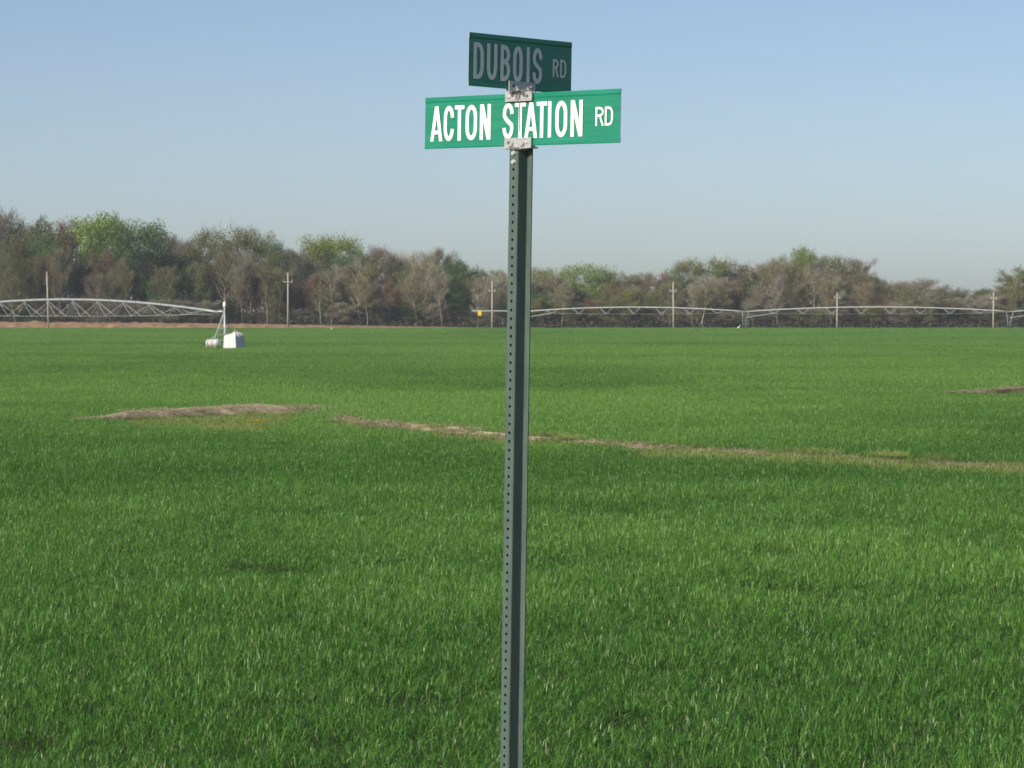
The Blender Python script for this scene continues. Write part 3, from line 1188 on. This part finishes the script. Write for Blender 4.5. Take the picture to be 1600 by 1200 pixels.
# ------------------------------------------------------------------ birds in the wheat
def bird(px, py, label, s=1.0, rz=0.0):
    p_ = on_canopy(px, py, 0.40)
    o = empty('white_bird', (p_.x, p_.y, 0.0), rz)
    tag(o, label, 'bird', 'white birds in the wheat')
    b = MB()
    Z0 = 0.50
    # one continuous egret: tail, body, neck, head, bill root
    path = [(-0.42, 0, Z0 - 0.16), (-0.30, 0, Z0 - 0.08), (-0.12, 0, Z0 + 0.02), (0.08, 0, Z0 + 0.14), (0.20, 0, Z0 + 0.27), (0.24, 0, Z0 + 0.40), (0.22, 0, Z0 + 0.50), (0.26, 0, Z0 + 0.58), (0.33, 0, Z0 + 0.585), (0.37, 0, Z0 + 0.575)]
    rad = [0.03, 0.09, 0.17, 0.17, 0.10, 0.06, 0.05, 0.058, 0.045, 0.02]
    b.tube([Vector(q) * 1.0 for q in path], [r * 1.0 for r in rad], 12)
    b.build('body', M['feather'], o, True)
    k = MB()
    k.tube([(0.36, 0, Z0 + 0.575), (0.50, 0, Z0 + 0.55)], [0.018, 0.004], 6)
    k.build('beak', M['beak'], o)
    for sgn in (-1, 1):
        lg = MB()
        lg.tube([(0.0, sgn * 0.06, Z0), (-0.03, sgn * 0.06, Z0 * 0.5), (0.0, sgn * 0.06, 0.0)], 0.012, 6)
        lg.build('leg', M['strap'], o)
        wg = MB()
        wg.tube([(0.14, sgn * 0.12, Z0 + 0.15), (-0.05, sgn * 0.16, Z0 + 0.05), (-0.25, sgn * 0.12, Z0 - 0.06), (-0.42, sgn * 0.05, Z0 - 0.17)], [0.05, 0.09, 0.07, 0.015], 8)
        wg.build('wing', M['feather'], o, True)
    o.scale = (s, s, s)
    return o


bird(1147, 509.5, 'white bird farther from the drive tower wheels of the irrigation boom', 0.85, 0.3)
bird(1154.5, 512.5, 'white bird standing in the wheat right beside the drive tower wheels', 1.0, 0.1)
bird(518, 513.5, 'lone small white bird in the wheat between the tarpaulin and the post', 0.7, 2.4)

# ------------------------------------------------------------------ earth bank along the left edge of the wood
rng = np.random.default_rng(5)
bx = np.linspace(-150, -4, 190)
mb = MB()
vs, fs = [], []
prof = [(-7, -0.2), (-4.5, 0.4), (-2.5, 0.85), (-0.5, 1.15), (1.5, 1.25), (4, 0.9), (9, -0.2)]
for i, x in enumerate(bx):
    fade = float(np.interp(x, [-125, -80, -40, -4], [0.9, 0.72, 0.4, 0.08]))
    for o, h in prof:
        vs.append((x, 752 + o + rng.normal(0, .5) + 0.02 * x, h * fade * (1 + rng.normal(0, .12)) + (0.55 * fade if h > 0 else 0)))
k = len(prof)
for i in range(len(bx) - 1):
    for q in range(k - 1):
        fs.append((i * k + q, (i + 1) * k + q, (i + 1) * k + q + 1, i * k + q + 1))
mb.add(vs, fs)
tag(mb.build('earth_bank', M['bank'], smooth=True), None, None, None, 'structure')


# ------------------------------------------------------------------ the wood
def tree_variant(seed, style, H=20.0, RX=5.0, base=0.22, dens=1.0, thick=1.0, upright=1.0):
    """returns (trunk mesh, crown mesh) for a tree H high; style: leafy, half, bare"""
    r = np.random.default_rng(seed)
    tb_ = MB()
    nseg = 7
    fork = style == 'bare' and seed % 2 == 0
    tr = [Vector((0, 0, -0.3))]
    wob = r.normal(0, 0.22, (nseg, 2))
    for i in range(1, nseg + 1):
        tr.append(Vector((tr[-1].x + wob[i - 1, 0], tr[-1].y + wob[i - 1, 1], H * 0.88 * i / nseg)))
    r0 = H * 0.014 * thick
    tb_.tube(tr, [r0 * (1.25 if i == 0 else 1 - 0.86 * i / nseg) for i in range(nseg + 1)], 7)

    def at(t):
        k = min(nseg - 1, int(t * nseg))
        return tr[k].lerp(tr[k + 1], t * nseg - k)
    tips = []
    nl = 15
    for i in range(nl):
        t = base + (0.96 - base) * (i + r.random()) / nl
        az = i * 2.4 + r.normal(0, .4)
        p0 = at(min(t, .98) * 0.97)
        z = t
        env = RX * (math.sin(math.pi * min(1, (z - base) / (1 - base) * 0.78 + 0.20)) ** 0.7)
        env *= r.uniform(0.75, 1.2)
        up = r.uniform(0.5, 1.0) * (0.6 + 0.8 * t) * upright
        p2 = p0 + Vector((math.cos(az) * env, math.sin(az) * env, env * up))
        if p2.z > H * 0.95:
            p2.z = H * r.uniform(0.80, 0.96)
        p1 = p0.lerp(p2, 0.5) + Vector((r.normal(0, .25), r.normal(0, .25), -env * 0.08 + r.normal(0, .2)))
        rr0 = r0 * (1 - t) * 0.55 + 0.05
        tb_.tube([p0, p1, p2], [rr0, rr0 * 0.6, 0.025], 5, False)
        for j in range(5):
            q0 = p1.lerp(p2, r.uniform(-0.5, 0.9)) if j else p2
            az2 = az + r.normal(0, .9)
            ln = r.uniform(0.9, 2.3) * RX / 5
            q1 = q0 + Vector((math.cos(az2) * ln, math.sin(az2) * ln, ln * r.uniform(0.1, 1.1)))
            if q1.z > H * 0.985:
                q1.z = H * r.uniform(0.90, 0.985)
            tb_.tube([q0, q1], [0.05, 0.02], 4, False)
            tips += [q1, q0.lerp(q1, 0.4)]
    tips += [tr[-1] + Vector((0, 0, H * 0.08)), tr[-1] + Vector((0.5, 0, H * 0.10)), tr[-1] + Vector((-.6, .3, H * .06))]
    T_ = np.array([tuple(p) for p in tips])
    V, F_, S_ = [], [], []
    cnt = 0

    def quads(c, a, b, mat_off=0):
        n = len(c)
        q = np.stack([c - a - b, c + a - b, c + a + b, c - a + b], 1)
        return q
    allq = []
    if style in ('leafy', 'half'):
        per = int((100 if style == 'leafy' else 46) * dens)
        idx = np.repeat(np.arange(len(T_)), per)
        # uneven cluster weight: light and dark clumps with gaps between
        keepc = r.random(len(T_)) < (0.86 if style == 'leafy' else 0.7)
        idx = idx[keepc[idx]]
        off_ = r.normal(0, 1, (len(idx), 3)) * np.array([0.95, 0.95, 0.62]) * RX / 5
        c = T_[idx] + off_
        sz = r.uniform(0.07, 0.17, len(c))
        nrm = r.normal(0, 1, (len(c), 3)) + np.array([0, 0, 0.5])
        nrm /= np.linalg.norm(nrm, axis=1)[:, None]
        u = np.cross(nrm, r.normal(0, 1, (len(c), 3)))
        u /= np.linalg.norm(u, axis=1)[:, None]
        v = np.cross(nrm, u)
        allq.append(quads(c, u * sz[:, None], v * (sz * 0.75)[:, None]))
    if style in ('bare', 'half'):
        per = int((46 if style == 'bare' else 20) * dens)
        idx = np.repeat(np.arange(len(T_)), per)
        c0 = T_[idx] + r.normal(0, 0.55, (len(idx), 3)) * RX / 5
        axis = T_[idx] - np.array([0, 0, H * 0.35])
        axis[:, :2] -= 0
        axis /= np.linalg.norm(axis, axis=1)[:, None]
        dirn = axis * 0.7 + r.normal(0, .55, (len(idx), 3)) + np.array([0, 0, 0.55])
        dirn /= np.linalg.norm(dirn, axis=1)[:, None]
        ln = r.uniform(0.35, 0.95, len(idx))
        sd = np.cross(dirn, r.normal(0, 1, (len(idx), 3)))
        sd /= np.linalg.norm(sd, axis=1)[:, None]
        wv = r.uniform(0.014, 0.034, len(idx))
        allq.append(quads(c0 + dirn * ln[:, None], dirn * ln[:, None], sd * wv[:, None]))
    if style == 'bare':      # opening buds
        per = int(14 * dens)
        idx = np.repeat(np.arange(len(T_)), per)
        c = T_[idx] + r.normal(0, .85, (len(idx), 3)) * RX / 5
        u = r.normal(0, 1, (len(c), 3))
        u /= np.linalg.norm(u, axis=1)[:, None]
        v = np.cross(u, r.normal(0, 1, (len(c), 3)))
        v /= np.linalg.norm(v, axis=1)[:, None]
        allq.append(quads(c, u * 0.10, v * 0.08))
    q = np.concatenate(allq).reshape(-1, 3)
    nq = len(q) // 4
    cm = np_mesh('crown', q, np.arange(nq * 4), np.full(nq, 4), M['leaf'] if style == 'leafy' else M['leaf'])
    tm_ = tb_.mesh('trunk', M['bark'], True)
    return tm_, cm


VAR = {'leafy': [], 'half': [], 'bare': [], 'slim': []}
for i in range(5):
    VAR['slim'].append(tree_variant(401 + i, 'bare', RX=(2.6, 3.0, 2.3, 3.3, 2.8)[i], base=(.30, .36, .24, .32, .38)[i], dens=0.2, thick=0.55, upright=1.5))
for i in range(4):
    VAR['leafy'].append(tree_variant(100 + i, 'leafy', RX=(5.2, 4.6, 6.0, 5.0)[i], base=(.25, .32, .22, .38)[i]))
for i in range(5):
    VAR['half'].append(tree_variant(200 + i, 'half', RX=(5.0, 4.2, 5.6, 4.6, 5.2)[i], base=(.25, .35, .2, .3, .15)[i]))
for i in range(6):
    VAR['bare'].append(tree_variant(301 + i, 'bare', RX=(4.6, 5.4, 4.0, 5.0, 4.4, 6.0)[i], base=(.3, .2, .36, .25, .3, .12)[i]))

COLS = {
    'fresh': (0.245, 0.320, 0.070), 'green': (0.110, 0.180, 0.052), 'dark': (0.060, 0.095, 0.038), 'olive': (0.225, 0.235, 0.090),
    'pale': (0.350, 0.350, 0.190), 'brown': (0.268, 0.240, 0.142), 'grey': (0.345, 0.320, 0.235), 'red': (0.245, 0.165, 0.112), 'dim': (0.150, 0.150, 0.085),
}
BARK = {'grey': (0.24, 0.21, 0.17), 'pale': (0.42, 0.37, 0.29), 'dark': (0.075, 0.062, 0.05)}
trng = random.Random(3)


MARKS = [(76, 'leaning bare pole'), (152, 'tallest fresh green crown'), (215, 'tall rounded darker green crown'), (290, 'arched pipe'), (352, 'white capped riser'), (400, 'white tarpaulin'),
         (450, 'cross-armed pole'), (530, 'lone bright green crown'), (600, 'purplish skyline tree'), (680, 'lone white bird'), (750, 'yellow box'), (810, 'channel post'), (912, 'rounded yellow-green tree'),
         (980, 'first full irrigation span'), (1052, 'pole beside forked trunk'), (1110, 'white birds'), (1165, 'middle wheeled tower'), (1252, 'highest pale green top'), (1308, 'shorter pole'),
         (1380, 'second irrigation span'), (1442, 'broad low brown tree'), (1500, 'lowest dip of the skyline'), (1552, 'pole beside the end tower'), (1600, 'lone open grey-green tree')]
WORD = {'fresh': 'fresh green', 'green': 'green', 'dark': 'dark green', 'olive': 'olive', 'pale': 'pale greenish', 'brown': 'brown', 'grey': 'grey', 'red': 'reddish', 'dim': 'dull brown-green'}
STATE = {'leafy': 'full-leafed', 'half': 'half-leafed', 'bare': 'bare-twigged', 'slim': 'slender bare'}


def near(px):
    return min(MARKS, key=lambda m_: abs(m_[0] - px))[1]


def tree(px, top_py, wpx, style, colour, D, label, bark='grey', base_py=None, jit=0.12):
    z0 = 0.1
    p_ = pix(px, top_py, D)
    h = p_.z - z0
    w = wpx * D / F
    lst = VAR[style]
    tmesh, cmesh = lst[trng.randrange(len(lst))]
    o = empty('tree', (p_.x, D, z0), trng.uniform(0, 6.28))
    sx = w / (11.0 if style != 'slim' else 7.0)
    o.scale = (sx, sx, h / 20.3)
    size = 'tall' if h > 18 else 'mid-height' if h > 11 else 'low' if h > 6.5 else 'shrubby'
    if label == G_PALE:
        label = '%s %s pale-trunked tree fronting the wood behind the %s' % (size, STATE[style], near(px))
    elif label in GEN:
        label = '%s %s %s tree in the wood behind the %s' % (size, STATE[style], WORD[colour], near(px))
    tag(o, label, 'tree', 'trees of the wood beyond the field')
    c = COLS[colour]
    j = trng.uniform(1 - jit, 1 + jit)
    if px < 500 and colour not in ('fresh', 'green'):
        j *= 0.78       # crowns toward the left end are darker, fresh and green ones excepted
    t_ = link(bpy.data.objects.new('trunk', tmesh), o)
    t_.color = (*[q * trng.uniform(.85, 1.15) for q in BARK[bark]], 1)
    k_ = link(bpy.data.objects.new('crown', cmesh), o)
    k_.color = (c[0] * j * trng.uniform(.93, 1.07), c[1] * j, c[2] * j * trng.uniform(.9, 1.1), 1)
    return o


G_BARE = 'leafless grey-brown tree with a haze of fine twigs in the wood'
G_HALF = 'olive-brown tree just coming into leaf in the wood'
G_RED = 'small reddish budding tree in the wood'
G_PALE = 'slender bare tree with a pale trunk at the front of the wood'
G_DIM = 'low dark shrubby tree under the taller crowns of the wood'
GEN = (G_BARE, G_HALF, G_RED, G_DIM, 'dark green leafy tree deep in the wood')
# back and main crowns read off the skyline: px, top py, width px, style, colour, distance, label
MAIN = [
    (-12, 332, 90, 'bare', 'grey', 800, G_BARE), (35, 345, 80, 'half', 'olive', 800, G_HALF), (68, 342, 90, 'half', 'olive', 790, G_HALF),
    (105, 350, 70, 'bare', 'red', 815, 'dark reddish-brown tree beside the tallest fresh green crown'),
    (152, 331, 88, 'leafy', 'fresh', 795, 'tallest fresh yellow-green tree rising over the wood above the arched pipe'),
    (183, 338, 60, 'half', 'pale', 815, 'pale green tree top between the fresh green and the darker green crown'),
    (215, 342, 84, 'leafy', 'green', 785, 'tall darker green rounded tree beside the tallest fresh green crown'),
    (240, 380, 70, 'leafy', 'dark', 778, 'dark green lower tree below the tall rounded green crown'),
    (268, 370, 60, 'bare', 'grey', 820, G_BARE), (295, 377, 56, 'half', 'red', 810, G_RED),
    (322, 361, 70, 'half', 'olive', 800, G_HALF), (365, 357, 84, 'half', 'olive', 790, 'broad olive-green tree standing over the white capped riser'),
    (398, 364, 70, 'half', 'pale', 800, G_HALF), (425, 378, 50, 'half', 'green', 790, G_HALF), (445, 392, 60, 'bare', 'grey', 810, G_BARE),
    (478, 386, 64, 'bare', 'grey', 812, G_BARE), (505, 372, 50, 'half', 'pale', 810, 'pale half-leafed tree beside the lone bright green crown near the cross-armed pole'),
    (530, 367, 66, 'leafy', 'fresh', 800, 'lone bright green crown between leafless trees near the cross-armed pole'),
    (548, 398, 60, 'leafy', 'green', 785, 'mid green tree under the lone bright green crown'),
    (585, 390, 70, 'bare', 'red', 805, 'purplish budding tree on the skyline beside the bright green crown'), (612, 400, 60, 'half', 'dim', 795, G_HALF),
    (650, 398, 66, 'bare', 'grey', 812, G_BARE), (688, 391, 60, 'bare', 'grey', 815, G_BARE), (712, 406, 60, 'half', 'green', 808, G_HALF),
    (738, 420, 44, 'leafy', 'green', 815, 'small dark green crown on the low skyline beside the post'), (762, 424, 50, 'bare', 'grey', 815, G_BARE), (792, 426, 54, 'bare', 'grey', 805, G_BARE),
    (828, 418, 60, 'half', 'pale', 805, G_HALF), (858, 422, 56, 'half', 'olive', 800, G_HALF), (912, 413, 84, 'half', 'fresh', 790, 'rounded yellow-green tree beside the channel post on the open side of the wood'),
    (946, 424, 56, 'half', 'olive', 795, G_HALF), (978, 430, 60, 'half', 'brown', 800, G_HALF), (1008, 428, 54, 'bare', 'grey', 805, G_BARE), (1036, 426, 56, 'half', 'red', 800, G_RED),
    (1075, 407, 64, 'half', 'olive', 795, 'olive tree rising behind the pole with the pale forked trunk'), (1116, 405, 66, 'half', 'olive', 792, G_HALF), (1150, 412, 60, 'half', 'brown', 795, G_HALF),
    (1178, 424, 50, 'bare', 'grey', 800, G_BARE), (1208, 407, 66, 'bare', 'grey', 805, G_BARE), (1222, 402, 60, 'bare', 'grey', 812, G_BARE),
    (1252, 387, 56, 'half', 'fresh', 800, 'highest pale green tree top among bare crowns behind the boom'),
    (1280, 402, 60, 'bare', 'grey', 800, G_BARE), (1312, 402, 66, 'half', 'olive', 795, G_HALF), (1336, 408, 60, 'bare', 'grey', 800, G_BARE), (1358, 430, 50, 'half', 'dim', 790, G_HALF),
    (1382, 440, 54, 'half', 'red', 800, G_RED), (1410, 441, 56, 'half', 'brown', 795, G_HALF), (1442, 438, 76, 'bare', 'brown', 785, 'broad low brown tree with several leaning stems at the front of the wood'),
    (1482, 446, 54, 'half', 'brown', 795, G_HALF), (1512, 452, 56, 'half', 'olive', 800, G_HALF), (1540, 451, 50, 'half', 'green', 800, G_HALF),
    (1588, 417, 70, 'half', 'olive', 790, 'open grey-green tree standing alone above the low end of the wood'), (1630, 425, 70, 'half', 'olive', 795, G_HALF), (1560, 458, 50, 'half', 'olive', 785, G_HALF),
]
for a in MAIN:
    tree(*a)
# second rank: shorter trees filling the body of the wood
sky_x = [-60, 60, 150, 215, 260, 320, 400, 450, 530, 600, 690, 740, 800, 910, 1000, 1075, 1150, 1252, 1335, 1375, 1440, 1520, 1600, 1680]
sky_y = [340, 345, 335, 345, 372, 365, 368, 392, 372, 395, 398, 424, 426, 415, 430, 410, 412, 392, 408, 442, 442, 452, 425, 430]
k = 0
x = -50.0
while x < 1660:
    top = np.interp(x, sky_x, sky_y)
    hgt_ = 508 - top
    k += 1
    for row, (fr, D, wd) in enumerate(((0.84, 778, 52), (0.66, 769, 44))):
        xx = x + trng.uniform(-12, 12) + row * 14
        low_ = 0.78 if 105 < xx < 262 or 500 < xx < 560 or 880 < xx < 940 or 1235 < xx < 1270 else 1.0
        py = 508 - hgt_ * fr * low_ * trng.uniform(0.86, 1.08)
        rnd = trng.random()
        left = xx < 480
        if row == 1 and trng.random() < 0.35:
            tree(xx, py - trng.uniform(4, 24), trng.uniform(24, 44), 'slim', trng.choice(['grey', 'brown', 'olive']), D + trng.uniform(-5, 2), G_PALE, trng.choice(['grey', 'pale', 'pale']))
            continue
        if rnd < (0.24 if left else 0.36):
            tree(xx, py, wd * trng.uniform(.8, 1.2), 'bare', trng.choice(['grey', 'brown', 'brown']), D + trng.uniform(-4, 4), G_BARE)
        elif rnd < 0.50:
            tree(xx, py + 6, wd * trng.uniform(.7, 1.0), 'half' if trng.random() < .6 else 'bare', 'red', D + trng.uniform(-4, 4), G_RED)
        elif rnd < 0.88:
            tree(xx, py, wd * trng.uniform(.8, 1.2), 'half', trng.choice(['olive', 'dim', 'olive', 'green', 'green'] if left else ['olive', 'dim', 'olive', 'brown', 'green']), D + trng.uniform(-4, 4), G_HALF)
        else:
            tree(xx, py + 8, wd * trng.uniform(.8, 1.1), 'leafy', 'dark' if left else 'green', D + trng.uniform(-4, 4), 'dark green leafy tree deep in the wood')
    x += 34 + trng.uniform(-5, 5)
# pale trunks along the front edge
for xx, ty, ww in ((22, 420, 40), (150, 424, 34), (268, 428, 30), (368, 404, 36), (378, 424, 24), (418, 392, 34), (436, 430, 22), (500, 440, 30), (562, 420, 26), (574, 412, 32), (650, 430, 36), (690, 424, 30),
                   (880, 446, 34), (1046, 440, 36), (1055, 434, 28), (1082, 446, 22), (1098, 442, 30), (1214, 428, 30), (1290, 436, 26), (1297, 430, 32), (1438, 452, 30), (1445, 448, 40), (1453, 456, 26), (1590, 446, 30)):
    tree(xx, ty, ww * trng.uniform(0.9, 1.25), 'slim', trng.choice(['grey', 'olive', 'brown']), 761 + trng.uniform(-3, 5), G_PALE, trng.choice(['pale', 'grey', 'grey']))
# low shrubs
x = -40.0
while x < 1650:
    tree(x, trng.uniform(466, 489), trng.uniform(34, 60), trng.choice(['half', 'bare', 'half', 'leafy']), trng.choice(['dim', 'brown', 'grey', 'olive' if x > 800 else 'dark']), 764 + trng.uniform(-3, 3), G_DIM, 'dark')
    x += trng.uniform(24, 46)

# the deep wood behind: one mass of twigs and leaves closing the gaps between trunks
r = np.random.default_rng(77)
n_ = 90000
xx = r.uniform(-150, 150, n_)
pxs = xx / 850 * F + 800
top = EYE + (487 - np.interp(pxs, sky_x, sky_y)) / F * 850
zz = 0.2 + (r.random(n_) ** 1.15) * (top * 0.66)
yy = r.uniform(832, 862, n_)
c = np.stack([xx, yy, zz], 1)
u = r.normal(0, 1, (n_, 3))
u /= np.linalg.norm(u, axis=1)[:, None]
v = np.cross(u, r.normal(0, 1, (n_, 3)))
v /= np.linalg.norm(v, axis=1)[:, None]
sz = r.uniform(0.2, 0.5, n_)[:, None]
q = np.stack([c - u * sz - v * sz * .4, c + u * sz - v * sz * .4, c + u * sz + v * sz * .4, c - u * sz + v * sz * .4], 1).reshape(-1, 3)
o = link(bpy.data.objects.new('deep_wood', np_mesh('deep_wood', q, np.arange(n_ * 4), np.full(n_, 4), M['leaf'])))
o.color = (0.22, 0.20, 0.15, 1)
tag(o, 'dense brownish depth of the wood behind the front trees', None, None, 'stuff')
# undergrowth at the foot of the wood
n_ = 60000
xx = r.uniform(-145, 145, n_)
yy = r.uniform(757, 800, n_)
zz = 0.1 + np.abs(r.normal(0, 1.0, n_)) * (0.7 + 1.0 * vnoise(xx / 5 + 80, yy / 9, 31))
c = np.stack([xx, yy, zz], 1)
u = r.normal(0, 1, (n_, 3)) + np.array([0, 0, .6])
u /= np.linalg.norm(u, axis=1)[:, None]
v = np.cross(u, r.normal(0, 1, (n_, 3)))
v /= np.linalg.norm(v, axis=1)[:, None]
sz = r.uniform(0.12, 0.42, n_)[:, None]
q = np.stack([c - u * sz - v * sz * .25, c + u * sz - v * sz * .25, c + u * sz + v * sz * .25, c - u * sz + v * sz * .25], 1).reshape(-1, 3)
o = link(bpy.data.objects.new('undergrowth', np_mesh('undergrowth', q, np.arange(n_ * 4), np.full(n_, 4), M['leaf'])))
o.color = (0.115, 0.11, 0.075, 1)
tag(o, 'dark brushy undergrowth at the foot of the wood', None, None, 'stuff')

# small yellow flowers in the weeds by the wide track
fl = MB()
r_ = random.Random(4)
nst = []
for i in range(46):
    px_ = r_.choice([r_.gauss(402, 6), r_.gauss(385, 25), r_.uniform(290, 430)])
    p_ = on_canopy(px_, r_.gauss(657.5, 1.2), 0.30)
    s = 0.035
    for kk in range(5):
        a = kk * 1.2566
        fl.add([(p_.x, p_.y, p_.z), (p_.x + s * math.cos(a - .5), p_.y + s * math.sin(a - .5), p_.z + .02), (p_.x + s * 1.5 * math.cos(a), p_.y + s * 1.5 * math.sin(a), p_.z + .015), (p_.x + s * math.cos(a + .5), p_.y + s * math.sin(a + .5), p_.z + .02)], [(0, 1, 2, 3)])
    n0 = len(fl.f)
    fl.tube([(p_.x, p_.y, 0.0), p_], 0.004, 3, False)
    nst += range(n0, len(fl.f))
fo = fl.build('yellow_flowers', M['petal'])
fo.data.materials.append(M['weed'])
for i in nst:
    fo.data.polygons[i].material_index = 1
tag(fo, 'sprinkle of small yellow flowers in the weeds by the wide bare track', None, None, 'stuff')

# ------------------------------------------------------------------ spring haze over the field
hz = MB()
hz.box((0, 480, 19.5), (700, 1100, 41))
hzm = bpy.data.materials.new('spring_haze')
hzm.use_nodes = True
hn = hzm.node_tree.nodes
hn.remove(hn['Principled BSDF'])
pv_ = hn.new('ShaderNodeVolumePrincipled')
pv_.inputs['Color'].default_value = (0.80, 0.88, 1.0, 1)
pv_.inputs['Density'].default_value = 0.00011
pv_.inputs['Anisotropy'].default_value = 0.0
hzm.node_tree.links.new(pv_.outputs[0], hn['Material Output'].inputs['Volume'])
tag(hz.build('haze', hzm), 'thin pale haze over the field and wood', None, None, 'stuff')
